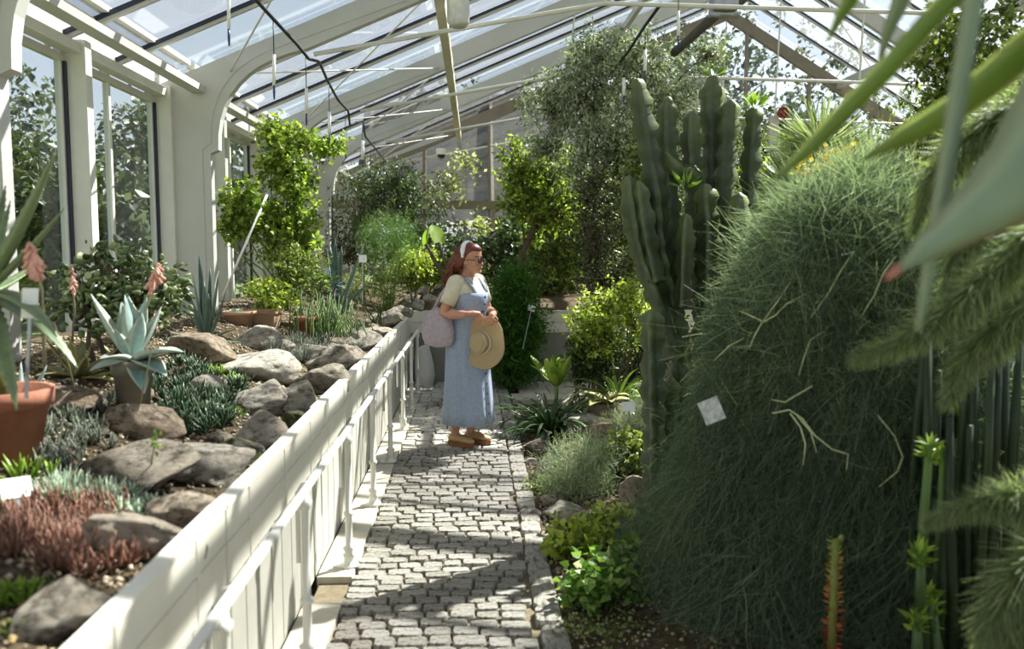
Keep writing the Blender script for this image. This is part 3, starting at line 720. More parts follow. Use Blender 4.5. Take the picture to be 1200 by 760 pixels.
# plant labels
def card(label, c, wdt, hgt, yawd=0, tilt=-20, mat='tag', stake=None, roll=0):
    t = thing('plant_label', label, 'sign', c); t.rotation_euler = (R(tilt), R(roll), R(yawd))
    MB().box(-wdt/2, wdt/2, -.002, .002, -hgt/2, hgt/2).build('card', M[mat], t, False, True)
    if stake: MB().box(-.006, .006, .002, .005, -stake, hgt*.3).build('stake', M['steel'], t, False, True)
    return t
card('white plant label between the aloes by the terracotta pot', at(35, 355, 2.75), .055, .095, -10, -8, stake=.30)
card('bright white plant label lying tilted above the reddish aloes', on_left(20, 590)+Vector((0, 0, .05)), .085, .075, 35, -50, stake=.10)
card('small white plant label in front of the pencil stems', at(425, 303, 8.6), .075, .075, 0, -10, stake=.45)
card('white plant label stuck in the dark feathery conifer', at(623, 361, 9.6), .085, .07, 15, -20, roll=20, stake=.5)
card('cream plant label beside the dark planter in the right bed', at(737, 476, 6.55), .10, .075, 5, -15, stake=.2)
dapple = paint('leaf_shadow_card', '#8d938f', '#d9dcda', 45, 0.5); M['dapple'] = dapple  # grey blotches paint leaf shadows onto a white card
card('plant label with painted leaf shadows hanging at the edge of the weeping shrub', at(834, 481, 3.0), .075, .085, 0, -8, 'dapple', roll=-22)
# hanging white tubes on two slack black cables
blue = paint('blue_plastic', '#26325c', '#33437a', 8, 0.4)
ropeA = [at(292, -14, 5.6), at(300, 0, 5.8), at(322, 24, 6.3), at(348, 52, 7.0), at(362, 69, 7.5), at(374, 72, 8.0), at(384, 95, 8.9), at(396, 117, 10.0), at(408, 130, 10.8), at(410, 146, 11.3), at(425, 141, 12.0), at(428, 160, 12.8), at(440, 174, 14), at(450, 187, 15.6)]
r = MB(); r.tube(ropeA, .014, 7)
tag(r.build('black_cable', M['black'], None, True), 'knotted black cable strung under the left roof slope, carrying white tubes', 'cable')
ropeB = [at(775, 4, 8.0), at(756, 30, 8.8), at(735, 62, 10), at(712, 92, 11.5), at(692, 118, 13.2), at(672, 141, 15), at(650, 165, 17)]
r = MB(); r.tube(ropeB, .016, 7)
tag(r.build('black_cable', M['black'], None, True), 'straight black cable strung in front of the olive crown', 'cable')
def htube(px, y0, y1, Y, cable_y, label, group, tip=True):
    a, b = at(px, y0, Y), at(px, y1, Y); c = at(px, cable_y, Y)
    t = thing('hanging_tube', label, 'tube', (a.x, a.y, b.z), group)
    MB().tube([b, a], .0035*Y*.55, 8).build('tube', M['tag'], t, True)
    MB().tube([a, Vector((a.x, a.y, c.z))], .004, 6).build('cord', M['black'], t, True)
    if tip: MB().tube([b, b-Vector((0, 0, .05)), b-Vector((0, 0, .10))], [.007, .009, .005], 8).build('tip', blue, t, True)
for px, y0, y1, Y, cy in ((321, 64, 100, 6.3, 24), (359, 103, 133, 7.4, 66), (386, 131, 157, 9.0, 97), (405, 154, 176, 10.6, 128), (425, 165, 187, 12, 142)):
    htube(px, y0, y1, Y, cy, 'white tube hanging in a row from the knotted black cable', 'tubes on the knotted cable')
htube(268, -14, 34, 5.4, -30, 'white tube hanging alone above the wall windows', 'tubes above the windows')
for px, y0, y1, Y in ((431, 190, 203, 14.5), (442, 201, 216, 15), (450, 202, 217, 15.6), (456, 218, 231, 16)):
    htube(px, y0, y1, Y, 180, 'tiny white tube hanging in the cluster at the cable\'s far end', 'tubes at the cable end')
for px, y0, y1, Y, cy in ((795, 13, 42, 7.9, -20), (756, 59, 83, 8.9, 32), (731, 91, 112, 10.2, 66), (708, 112, 138, 11.6, 96)):
    htube(px, y0, y1, Y, cy, 'white tube hanging in front of the olive crown', 'tubes by the olive')
# dome camera under the gable rafter, motor bag on the purlin, ridge motor, red float
c = at(517, 180, 17.2); t = thing('security_camera', 'white dome security camera under the gable rafter', 'camera', c)
MB().lathe([(.10, .10), (.11, .06), (.10, .0), (.085, -.02)], (c.x, c.y, c.z), 20).build('housing', M['tag'], t, True)
MB().ell((c.x, c.y, c.z-.02), .08, .08, .075, 16, 10).build('dome', paint('dark_dome', '#101114', None, 4, .1), t, True)
c = at(537, 13, 7.7); t = thing('roof_motor', 'whitish wrapped motor hanging from the cream purlin', 'motor', c)
MB().loft([[(c.x+rx*math.cos(a)*(1+.05*math.sin(4*a)), c.y+.10*math.sin(a), c.z+z) for a in [2*math.pi*j/16 for j in range(16)]] for z, rx in ((.16, .07), (.13, .095), (0, .1), (-.10, .097), (-.13, .07))]).build('wrapping', paint('plastic_wrap', '#b9bab6', '#d0d1ce', 25, .35), t, True)
MB().box(c.x-.03, c.x+.03, c.y-.03, c.y+.03, c.z+.15, roofz(-.3)-.36).build('bracket', M['steel'], t)
c = at(848, 8, 8.6); t = thing('winch_box', 'grey metal winch box fixed where the roof rods meet', 'winch', c)
MB().box(c.x-.12, c.x+.12, c.y-.1, c.y+.1, c.z-.05, c.z+.16).build('housing', M['steel'], t)
MB().tube([(c.x-.14, c.y, c.z-.07), (c.x+.14, c.y, c.z-.07)], .045, 12).build('drum', M['steel'], t, True)
MB().tube([(c.x-.02, c.y, c.z-.03), at(790, 62, 10.2)], .05, 8).build('drive_shaft', M['shade'], t, True)
c = at(918, 132, 9.5); t = thing('red_valve', 'small red round handwheel up under the right roof', 'valve', c)
redm = paint('red_paint', '#7e1a18', '#95211c', 6, .4)
MB().tube([(c.x+.05*math.cos(a), c.y, c.z+.05*math.sin(a)) for a in [2*math.pi*k/18 for k in range(19)]], .018, 8).build('rim', redm, t, True)
MB().tube([(c.x, c.y-.03, c.z), (c.x, c.y+.03, c.z)], .028, 10).build('hub', redm, t, True)
c2 = at(905, 200, 9.6)
t = thing('upright_channel', 'pale perforated steel upright behind the tall cactus', 'post', (c2.x, c2.y, 0))
up = MB().box(c2.x-.05, c2.x+.05, c2.y-.03, c2.y+.03, -.06, 3.1); up.build('channel', M['frame'], t)
for k in range(15):
    MB().box(c2.x+.052, c2.x+.075, c2.y-.035, c2.y-.03, 1.5+k*.1, 1.56+k*.1).build('perforated_strip', M['white'], t)
# ================================================================== PLANT TOOLS
TM = {}
def tmpl(name, w, fold=0.08, tip=-0.06, mid=0.45):
    v = np.array([(0, 0, 0), (w, mid, fold), (0, 1, tip), (0, mid*1.05, 0), (-w, mid, fold)], float)
    TM[name] = (v, np.array([(0, 1, 2, 3), (0, 3, 2, 4)]))
tmpl('oval', 0.27); tmpl('round', 0.42, 0.06, -0.03, 0.55); tmpl('narrow', 0.11, 0.03); tmpl('heart', 0.40, 0.05, -0.12, 0.32); tmpl('long', 0.07, 0.02, -0.25)
tmpl('spray', 0.09, 0.05, -.1); tmpl('olive', 0.15, .04)
TM['hair'] = (np.array([(-.009, 0, 0), (.009, 0, 0), (.010, .55, .02), (-.010, .55, .02), (.003, 1, -.10), (-.003, 1, -.10)]), np.array([(0, 1, 2, 3), (3, 2, 4, 5)]))
TM['needle'] = (np.array([(-.03, 0, 0), (.03, 0, 0), (.012, 1, -.05), (-.012, 1, -.05)]), np.array([(0, 1, 2, 3)]))
def fat():
    m = MB().ell((0, .5, 0), .32, .5, .13, 8, 4); q = [f for f in m.f if len(f) == 4]
    return np.array(m.v), np.array(q)
TM['fat'] = fat()
def unit(a): return a/np.maximum(np.linalg.norm(a, axis=-1, keepdims=True), 1e-9)
def frames(d, rng, roll=1.0):
    d = unit(d); up = np.array([0, 0, 1.0]) + roll*rng.normal(0, .6, d.shape)
    x = unit(np.cross(d, up)); z = np.cross(x, d)
    return np.stack([x, d, z], axis=2)
def scatter(name, T, pos, d, size, mat, parent, rng, roll=1.0, rnd=None, stuff=True, smooth=False):
    tv, tf = TM[T]; n = len(pos); Rm = frames(d, rng, roll)
    size = np.broadcast_to(size, (n,))
    V = np.einsum('nij,kj->nki', Rm, tv)*size[:, None, None] + pos[:, None, :]
    V = V.reshape(-1, 3) - np.array(wloc(parent))
    F = (tf[None] + (np.arange(n)*len(tv))[:, None, None]).reshape(-1, tf.shape[1])
    r = np.repeat(np.clip(rng.random(n) if rnd is None else rnd, 0, 1), len(tv))
    o = put(name, np_mesh(name, V, F, mat, smooth, r), parent)
    if stuff: o['kind'] = 'stuff'
    return o
def E(px, py, Y, wpx, hpx, dep=None):
    """ellipsoid of foliage: centre seen at a pixel, at the depth Y where the plant is rooted"""
    c = at(px, py, Y); rx = wpx*Y/2000; return (c.x, c.y, c.z, rx, dep or rx, hpx*Y/2000)
def rand_dirs(n, rng): return unit(rng.normal(0, 1, (n, 3)))
def branch(mb, a, b, r0, r1, rng, sag=0.0, k=6, jit=0.06):
    a = np.array(a, float); b = np.array(b, float); L = np.linalg.norm(b-a); pts = []
    for i in range(k):
        t = i/(k-1); p = a+(b-a)*t + (rng.normal(0, jit*L*math.sin(math.pi*t)*.5, 3)); p[2] += sag*L*math.sin(math.pi*t); pts.append(p)
    mb.tube(pts, [r0+(r1-r0)*i/(k-1) for i in range(k)], 6)
def shrub(name, label, cat, base, ells, nleaf, size, T, mat, bark='bark', r0=0.03, per=14, droop=0.2, spread=1.0, group=None, seed=0, roll=1.0, shell=2.2, twigL=1.0, stems=1, outw=0.6):
    rng = np.random.default_rng(1000+seed)
    root = thing(name, label, cat, base, group); tr = MB(); base = np.array(base, float)
    vol = np.array([(e[3]*e[4]*e[5])**(2/3) for e in ells]); share = vol/vol.sum()
    P, D, S = [], [], []
    for e, sh in zip(ells, share):
        c = np.array(e[:3]); rad = np.array(e[3:]); ncl = max(3, int(nleaf*sh/per))
        if stems == 1 and e is not ells[0]:             # limbs leave the one trunk
            c0 = np.array(ells[0][:3]); fk = base + (c0-base)*rng.uniform(.3, .7)
            branch(tr, fk, c, r0*.45, r0*.2, rng)
        for s in range(stems if (stems > 1 or e is ells[0]) else 0):
            b0 = base + rng.normal(0, .05 if stems > 1 else 0, 3)*np.array([1, 1, 0])
            branch(tr, b0, c - np.array([0, 0, rad[2]*.35]) + rng.normal(0, .3, 3)*rad*(stems > 1), r0, r0*.45, rng)
        u = rand_dirs(ncl, rng); rr = rng.random(ncl)**(1/shell)
        q = c + u*rad*rr[:, None]
        tl = size*per*.10*twigL
        td = unit(u*outw + rng.normal(0, .5, (ncl, 3)) + np.array([0, 0, .15]))
        for i in range(0, ncl, max(1, ncl//26)):
            branch(tr, c + rng.normal(0, .12, 3)*rad - np.array([0, 0, rad[2]*.3]), q[i], r0*.35, r0*.08, rng, k=5)
        t = rng.random((ncl, per, 1)); p = q[:, None, :] + td[:, None, :]*(t*tl*2-tl) + rng.normal(0, size*.35*spread, (ncl, per, 3))
        d = td[:, None, :]*.6 + rng.normal(0, .75, (ncl, per, 3)); d[..., 2] -= droop
        P.append(p.reshape(-1, 3)); D.append(d.reshape(-1, 3)); S.append(size*rng.uniform(.6, 1.25, ncl*per))
    P = np.concatenate(P); D = np.concatenate(D); S = np.concatenate(S)
    keep = P[:, 2] > base[2]-.02
    if -2.9 < base[0] < RX and base[1] < YB:          # stays under the glass
        rz = np.where(P[:, 0] < RIDGE_X, ROOF0+ROOFK*P[:, 0], RIDGE_Z-.6*(P[:, 0]-RIDGE_X))
        keep &= (P[:, 2] < rz-.22) & (P[:, 1] < YB-.2) & (P[:, 0] > -2.72) & (P[:, 0] < RX-.2)
    P, D, S = P[keep], D[keep], S[keep]
    scatter('foliage', T, P, D, S, mat, root, rng, roll)
    tr.build('stems', M[bark], root, True)
    return root
def leafmesh(name, mat, W=.1, T=.025, curve=.4, n=9, wp=(.75, .9, 1, 1, .92, .8, .62, .38, .04), teeth=0, chan=.5, curve_p=1.0):
    """fleshy leaf one unit long growing along +y, bending by `curve` radians (negative: downwards)"""
    m = MB(); y = z = 0.0; rings = []; rr = []
    k = len(wp); steps = n*(2 if teeth else 1)
    for i in range(steps):
        t = i/(steps-1); a = curve*t**curve_p
        if i: y += math.cos(a)/(steps-1); z += math.sin(a)/(steps-1)
        f = t*(k-1); j = min(int(f), k-2); wv = (wp[j]+(wp[j+1]-wp[j])*(f-j))*W
        th = T*(1-.85*t); wt = wv*(1+teeth*(i % 2)*(t < .95)) + (.004 if teeth and i % 2 else 0)
        cs = [(-wt, .35*chan*wv), (-wv*.45, -.0), (wv*.45, -.0), (wt, .35*chan*wv), (wv*.55, -th), (-wv*.55, -th)]
        rings.append([(x, y-zz*math.sin(a), z+zz*math.cos(a)) for x, zz in cs]); rr += [1, 0, 0, 1, .1, .1]
    m.loft(rings, True, rr); return m.mesh(name, mat, True, rnd=True)
def rosette(name, label, cat, c, meshes, n, L, el=(80, 15), seed=0, group=None, jit=.15, part='leaf', rootr=.01, elp=1.0, az0=0, nrange=None):
    rg = random.Random(seed); t = thing(name, label, cat, c, group); az = az0 or rg.uniform(0, 6.28)
    for i in range(n):
        f = i/max(1, n-1); e = el[0]+(el[1]-el[0])*f**elp + rg.uniform(-8, 8); az += 2.399 + rg.uniform(-jit, jit)
        s = L*(.62+.38*min(1, f*1.8+.15))*rg.uniform(.85, 1.1)
        rr = rootr*(.3+f)
        put(part, meshes[i % len(meshes)], t, (-math.sin(az)*rr, math.cos(az)*rr, .0+.004*(n-i)/n), (R(e), 0, az), s)
    return t
def rosette_mesh(name, mat, n, W, T, curve, el, seed=0, wp=(.75, .9, 1, 1, .92, .8, .62, .38, .04), k=5):
    """a whole small rosette in one mesh, one unit across its leaves"""
    rg = random.Random(seed); m = MB(); az = 0
    for i in range(n):
        f = i/(n-1); e = R(el[0]+(el[1]-el[0])*f+rg.uniform(-8, 8)); az += 2.399; s = .6+.4*f; y = z = 0; rings = []; rr = []
        for j in range(k):
            t = j/(k-1); a = e+curve*t
            if j: y += math.cos(a)/(k-1)*s; z += math.sin(a)/(k-1)*s
            q = t*(len(wp)-1); jj = min(int(q), len(wp)-2); wv = (wp[jj]+(wp[jj+1]-wp[jj])*(q-jj))*W*s; th = T*(1-.8*t)*s
            cs = [(-wv, 0), (0, -.1*wv), (wv, 0), (0, -th)]
            rings.append([(x*math.cos(az)-(y-zz*math.sin(a))*math.sin(az), x*math.sin(az)+(y-zz*math.sin(a))*math.cos(az), z+zz*math.cos(a)) for x, zz in cs])
            rr += [min(1, max(0, .25+.5*t+rg.uniform(-.15, .15)))]*4
        m.loft(rings, True, rr)
    return m.mesh(name, mat, True, rnd=True)
def clump(name, label, cat, base, spots, meshes, size, seed=0, group=None, part='rosette', tilt=25):
    """a mat of small rosettes, each its own part"""
    rg = random.Random(seed); t = thing(name, label, cat, base, group); b = Vector(base)
    for p in spots:
        q = Vector(p)-b
        put(part, rg.choice(meshes), t, q, (R(rg.uniform(-tilt, tilt)), R(rg.uniform(-tilt, tilt)), rg.uniform(0, 6.28)), size*rg.uniform(.7, 1.25))
    return t
def spots_left(px, py, w, h, n, seed, lift=0.0, fn=on_left):
    rg = random.Random(seed); out = []
    while len(out) < n:
        u, v = rg.uniform(-1, 1), rg.uniform(-1, 1)
        if u*u+v*v <= 1: out.append(fn(px+u*w/2, py+v*h/2)+Vector((0, 0, lift)))
    return out
# ------------------------------------------------------------------ rocks
def rock_mesh(name, seed, mat, ang=7):
    rg = random.Random(seed); bm = bmesh.new(); bmesh.ops.create_icosphere(bm, subdivisions=4, radius=1)
    pl = [(Vector((rg.gauss(0, 1), rg.gauss(0, 1), rg.gauss(0, 1))).normalized(), rg.uniform(.45, .8)) for _ in range(ang+5)]
    for v in bm.verts:
        p = v.co.copy()
        for nn, dd in pl:
            k = p.dot(nn)-dd
            if k > 0: p -= nn*k*.92
        q = p*1.3 + Vector((seed*3.1, 0, 0))
        p *= 1 + .16*noise.noise(q) + .09*noise.noise(q*2.7) + .05*abs(noise.noise(q*5)) + .03*noise.noise(q*9) + .015*noise.noise(q*18)
        v.co = p
    me = bpy.data.meshes.new(name); bm.to_mesh(me); bm.free(); me.materials.append(mat)
    me.polygons.foreach_set('use_smooth', np.ones(len(me.polygons), dtype=bool)); return me
ROCKS = {k: [rock_mesh('rock', i*7+j, M[k], 5+i) for i in range(7)] for j, k in enumerate(('rock', 'rock_w', 'rock_m'))}
def rock(px, py, wpx, hpx, label, mat='rock', fn=on_left, group=None, seed=0, dep=None):
    """the pixel is where the middle of the stone meets the eye; the stone sits sunk in the bed below it"""
    rg = random.Random(seed*13+px*7+py); p = fn(px, py+hpx*.38)
    rx = wpx*p.y/2000*1.03; rz = hpx*p.y/2000*.95; ry = dep or (rx*rg.uniform(.6, .85))
    if fn is on_left: p.x = min(p.x, -0.80-rx*1.1)      # behind the trough boards
    o = put('rock', rg.choice(ROCKS[mat]), None, (p.x, p.y+ry*.4, fn_z(fn, p.x, p.y+ry*.4)+rz*.45), (rg.uniform(-.2, .2), rg.uniform(-.25, .25), rg.uniform(-.5, .5)), (rx*1.38, ry*1.35, rz*1.35))
    return tag(o, label, 'rock', group)
def fn_z(fn, x, y): return (bed_left if fn is on_left else bed_right)(x, y)
# ================================================================== LEFT BED: rocks
G = 'rocks of the succulent bed'
for a in ((62, 712, 125, 92, 'rounded cream boulder in the bed below the reddish aloes'),
          (165, 632, 105, 56, 'flat warm boulder between the reddish aloes and the trough boards', 'rock_w'),
          (240, 542, 92, 62, 'large pale sunlit boulder touching the trough boards, by the long slab'),
          (160, 548, 140, 58, 'long low grey slab lying behind the pale green rosettes'),
          (215, 590, 70, 60, 'brownish boulder against the trough under the long slab', 'rock_w'),
          (158, 490, 90, 52, 'brown wedge shaped boulder beside the dark green succulent mat', 'rock_w'),
          (62, 470, 66, 46, 'small brown boulder in front of the terracotta aloe pot', 'rock_w'),
          (150, 458, 46, 30, 'small dull stone under the blue agave', 'rock_w'),
          (298, 425, 72, 42, 'smooth humped boulder behind the bright green rosettes'),
          (246, 411, 74, 42, 'reddish brown tilted slab beside the sword leaved plant', 'rock_w'),
          (305, 510, 74, 46, 'blocky pale boulder against the trough beside the dark succulent mat'),
          (278, 528, 64, 40, 'dark streaked stone wedged below the blocky pale boulder', 'rock_m'),
          (303, 466, 78, 42, 'white topped boulder behind the blocky pale boulder'),
          (343, 466, 62, 46, 'sharp edged white grey boulder near the mossy stone'),
          (345, 488, 32, 34, 'mossy round stone tucked against the trough', 'rock_m'),
          (375, 443, 52, 44, 'light tan boulder resting on the trough edge above the mossy stone'),
          (393, 420, 58, 42, 'grey triangular boulder resting beside the light tan one'),
          (412, 416, 36, 36, 'brown and white boulder leaning on the trough', 'rock_w'),
          (300, 398, 50, 30, 'square cream boulder below the small terracotta pot'),
          (435, 398, 42, 26, 'layered white stone midway along the trough'),
          (452, 385, 34, 22, 'ochre stone by the trough past the layered white stone', 'rock_w'),
          (245, 450, 46, 26, 'half buried grey stone among the bright green rosettes')):
    rock(*a[:5], mat=a[5] if len(a) > 5 else 'rock')
for px, py, w_, h_ in ((385, 398, 30, 18), (362, 408, 34, 20), (400, 388, 26, 15), (420, 384, 24, 13), (440, 374, 22, 12), (370, 425, 26, 16), (332, 420, 26, 16), (330, 400, 30, 16), (462, 371, 20, 12), (474, 364, 20, 11), (480, 357, 16, 9), (350, 445, 22, 14), (318, 440, 26, 14), (200, 470, 26, 16), (110, 470, 26, 14), (95, 700, 30, 16), (188, 676, 26, 16), (255, 510, 24, 16), (120, 505, 24, 12), (425, 402, 24, 14), (458, 377, 20, 12)):
    rock(px, py, w_, h_, 'small loose stone half sunk among the boulders of the succulent bed', mat=('rock', 'rock_w')[px % 2], group=G)
for px, py, w_, h_, Y in ((489, 352, 26, 22, 9.9), (478, 362, 22, 16, 9.4), (505, 347, 30, 14, 10.8), (520, 343, 26, 14, 11.2), (497, 338, 24, 16, 11.2), (513, 335, 24, 14, 11.5)):
    p = at(px, py, Y); o = put('rock', ROCKS['rock'][px % 7], None, p-Vector((0, 0, h_*Y/4000)), (0.1, .1, px), (w_*Y/2400, w_*Y/2600, h_*Y/2000))
    tag(o, 'grey stone stacked in the corner of the troughs behind the woman', 'rock', 'stones of the trough corner')
for px, py, w_, h_ in ((428, 401, 34, 24), (441, 389, 36, 26), (452, 377, 34, 22), (463, 368, 30, 20), (472, 358, 28, 20), (444, 372, 28, 16), (480, 353, 26, 18), (405, 400, 30, 18), (385, 410, 32, 20)):
    rock(px, py, w_, h_, 'pale rugged rock in the close row of rocks along the far half of the trough', mat=('rock', 'rock_w')[px % 2 * (py % 2)], group='row of rocks by the far trough')
# gravel and litter
rng = np.random.default_rng(3)
gv = thing('gravel', 'loose gravel and dry litter strewn over the succulent bed', 'gravel', (-1.6, 4, .8)); tag(gv, kind='stuff')
n = 14000; X = rng.uniform(-2.65, -.84, n); Yy = 1.3+8.8*rng.random(n)**1.6
Z = np.array([bed_left(a, b) for a, b in zip(X, Yy)])
TM['peb'] = (np.array([(0, 0, -.3), (.5, 0, .1), (0, .5, .15), (-.5, -.1, .1), (0, -.5, .12), (.05, 0, .42)]), np.array([(5, 1, 2), (5, 2, 3), (5, 3, 4), (5, 4, 1), (0, 2, 1), (0, 3, 2), (0, 4, 3), (0, 1, 4)]))
gm = leafmat('gravel_mix', ['#4b3f33', '#7d6f5c', '#a0947f', '#c2b8a2', '#8a733f'], 0.0, 0.9)
scatter('pebbles', 'peb', np.stack([X, Yy, Z+.004], 1), rng.normal(0, 1, (n, 3))*np.array([1, 1, .2]), rng.uniform(.006, .03, n), gm, gv, rng)
gv2 = thing('litter', 'dark bark litter and small stones on the soil beside the edging stones', 'mulch', (0.9, 5, .05)); tag(gv2, kind='stuff')
n = 6000; X = .41+1.5*rng.random(n)**1.5; Yy = rng.uniform(2.9, 8.6, n)
Z = np.array([bed_right(a, b) for a, b in zip(X, Yy)])
scatter('chips', 'peb', np.stack([X, Yy, Z+.004], 1), rng.normal(0, 1, (n, 3))*np.array([1, 1, .2]), rng.uniform(.006, .028, n), gm, gv2, rng)

# ================================================================== LEFT BED: plants
M['aloe'] = succulent('aloe_green', '#4d5f3e', '#6f8258', '#8f9c74')
M['aloe_b'] = succulent('blue_agave', '#7d9a98', '#a3b9b2', '#c9cfb8', 0.5)
M['aloe_y'] = succulent('bronze_aloe', '#5c6337', '#868a52', '#a79c67')
M['aloe_d'] = succulent('dark_sword', '#3c5449', '#5d776a', '#7f917d')
M['harw'] = leafmat('dark_haworthia', ['#1f3324', '#3a5038', '#56684a'], 0.1, 0.4)
M['redal'] = leafmat('reddish_aloe', ['#4a4032', '#6f5645', '#936758', '#7c7558'], 0.12, 0.45)
M['paler'] = leafmat('pale_rosette', ['#75907c', '#a2b79e', '#c6d3b9'], 0.15, 0.5)
M['greyg'] = leafmat('grey_succulent', ['#4c5546', '#72796a', '#97a08c'], 0.1, 0.5)
M['brightr'] = leafmat('bright_rosette', ['#5c7a26', '#86a53a', '#aec25a'], 0.3, 0.4)
M['coral'] = leafmat('coral_flower', ['#d18a78', '#dfa896', '#e9c2b3'], 0.0, 0.6)
# big toothed aloe in the terracotta pot, close to the wall
pp = at(8, 487, 3.0)
pz = bed_left(pp.x, pp.y)
pot('flower_pot', 'large terracotta pot holding the toothed aloe', (pp.x-.02, pp.y, pz-.01), .155, .27, M['terra'])
Lt = leafmesh('leaf', M['aloe'], .045, .03, .25, 16, teeth=.16, chan=1.0)
Lt2 = leafmesh('leaf', M['aloe'], .055, .03, -.7, 16, teeth=.16, chan=1.0)
al = thing('potted_aloe', 'big grey green aloe with toothed leaves in the terracotta pot', 'aloe', at(-22, 345, 2.95))
MB().tube([(pp.x-.03, pp.y, pz+.20), Vector((pp.x-.035, pp.y-.01, pz+.27)).lerp(al.location, .3), al.location], [.045, .042, .03], 10).build('stem', M['aloe_y'], al, True)
def aim_leaf(t, me, tip, L=None, roll=0, part='leaf', base=(0, 0, 0)):
    """a leaf from the heart of the plant whose tip points at `tip` (world)"""
    d = Vector(tip)-wloc(t)-Vector(base); L = L or d.length
    q = d.to_track_quat('Y', 'Z'); o = put(part, me, t, base, (0, 0, 0), (L, L, L)); o.rotation_euler = q.to_euler(); return o
for px, py, Y, me in ((82, 195, 2.8, Lt), (88, 258, 2.9, Lt), (66, 318, 2.6, Lt2), (105, 372, 2.75, Lt2), (26, 420, 2.55, Lt2), (12, 232, 3.3, Lt), (-60, 200, 3.0, Lt), (50, 322, 3.4, Lt), (-90, 340, 2.6, Lt2), (20, 245, 3.2, Lt)):
    aim_leaf(al, me, at(px, py, Y))
# young blue-green aloe in front of the pot
c = on_left(22, 488); m1 = leafmesh('leaf', M['aloe_b'], .11, .035, .2, chan=.9); m2 = leafmesh('leaf', M['aloe_b'], .12, .035, -.5, chan=.9)
ya = thing('young_aloe', 'young pale blue green aloe in front of the terracotta pot', 'aloe', c)
for px, py, me in ((2, 422, m1), (32, 425, m1), (62, 432, m1), (0, 472, m2), (72, 490, m2), (-10, 440, m1), (40, 500, m2)):
    aim_leaf(ya, me, at(px, py, c.y-.05 if py > 450 else c.y))
# bronze rosette
c = on_left(92, 450); b1 = leafmesh('leaf', M['aloe_y'], .13, .04, .3, chan=.9); b2 = leafmesh('leaf', M['aloe_y'], .13, .04, -.5, chan=.9)
rosette('bronze_aloe', 'bronze green aloe rosette spreading between the pot and the blue agave', 'aloe', c+Vector((0, 0, .03)), [b2, b1], 20, .25, (70, 0), 4)
c = on_left(118, 440)+Vector((0, .35, .03))
rosette('bronze_aloe', 'smaller bronze aloe behind, half hidden by the blue agave', 'aloe', c, [b1], 14, .22, (75, 10), 9)
# blue agave with broad leaves
wb = (.45, .6, .85, 1, 1, .9, .66, .34, .02)
a1 = leafmesh('leaf', M['aloe_b'], .17, .03, .3, wp=wb, chan=1.2); a2 = leafmesh('leaf', M['aloe_b'], .17, .03, -.45, wp=wb, chan=1.2)
c = at(155, 424, 3.9); pq = (c.x, c.y, bed_left(c.x, c.y)-.02)
pot('flower_pot', 'small grey clay pot holding the blue agave', pq, .085, c.z-pq[2]+.01, paint('grey_clay', '#6f6a5f', '#857f72', 8, .9))
ag = thing('blue_agave', 'blue grey agave with broad cupped leaves in the middle of the bed', 'agave', c)
for px, py, dy, me in ((160, 345, 0, a1), (138, 358, .1, a1), (92, 352, -.05, a1), (182, 352, .12, a1), (104, 420, -.18, a2), (210, 392, -.12, a2), (172, 372, -.1, a1), (128, 388, -.12, a1), (150, 350, .12, a1), (170, 445, -.22, a2), (118, 405, -.2, a2), (200, 365, .1, a1), (195, 420, -.2, a2)):
    aim_leaf(ag, me, at(px, py, c.y+dy))
# aloe flower spikes
def spike(label, base, px, py, Y, n, seed, blen=.042):
    rg = random.Random(seed); top = at(px, py, Y); t = thing('aloe_flower', label, 'flower', base)
    mid = (Vector(base)+top)/2+Vector((.02, 0, .04)); st = MB().tube([base, mid, top], [.006, .005, .003], 6); st.build('stalk', M['twig'], t, True)
    m = MB(); m.tube([(0, 0, 0), (0, .4, 0), (0, .8, 0), (0, 1, 0)], [.10, .16, .14, .17], 6, r=.5); me = m.mesh('floret', M['coral'], True, rnd=True)
    for i in range(n):
        f = i/n; p = top.lerp(mid, f*.55); a = rg.uniform(0, 6.28)
        put('floret', me, t, p-Vector(base), (R(-40-25*f+rg.uniform(-15, 15)), 0, a), blen*(.5+.5*min(1, f*2)))
spike('coral aloe flower spike hanging over the terracotta pot', at(52, 425, 2.85), 34, 283, 2.9, 44, 1, .05)
spike('short coral aloe flower head above the blue agave', ag.location+Vector((0, 0, .03)), 184, 308, ag.location.y, 16, 2, .06)
spike('thin withered aloe flower stalk among the jade leaves', on_left(82, 430), 84, 310, 4.0, 22, 3, .03)
# jade bush
M['jade'] = leafmat('jade_leaf', ['#475a3a', '#62764a', '#859563', '#abb585'], 0.12, 0.35)
jc = on_left(150, 405); jY = 4.6
b = at(140, 400, jY); b.z = bed_left(b.x, b.y)
jade = shrub('jade_plant', 'bushy jade plant with round fleshy leaves under the windows', 'shrub', b,
             [E(100, 335, jY, 60, 70), E(130, 318, jY, 60, 60), E(170, 345, jY, 90, 70), E(192, 325, jY, 50, 55), E(160, 305, jY+.1, 40, 40), E(135, 360, jY, 120, 50)],
             1100, .055, 'fat', M['jade'], 'bark', .016, 7, .0, 1.2, seed=3, stems=2, shell=3.5)
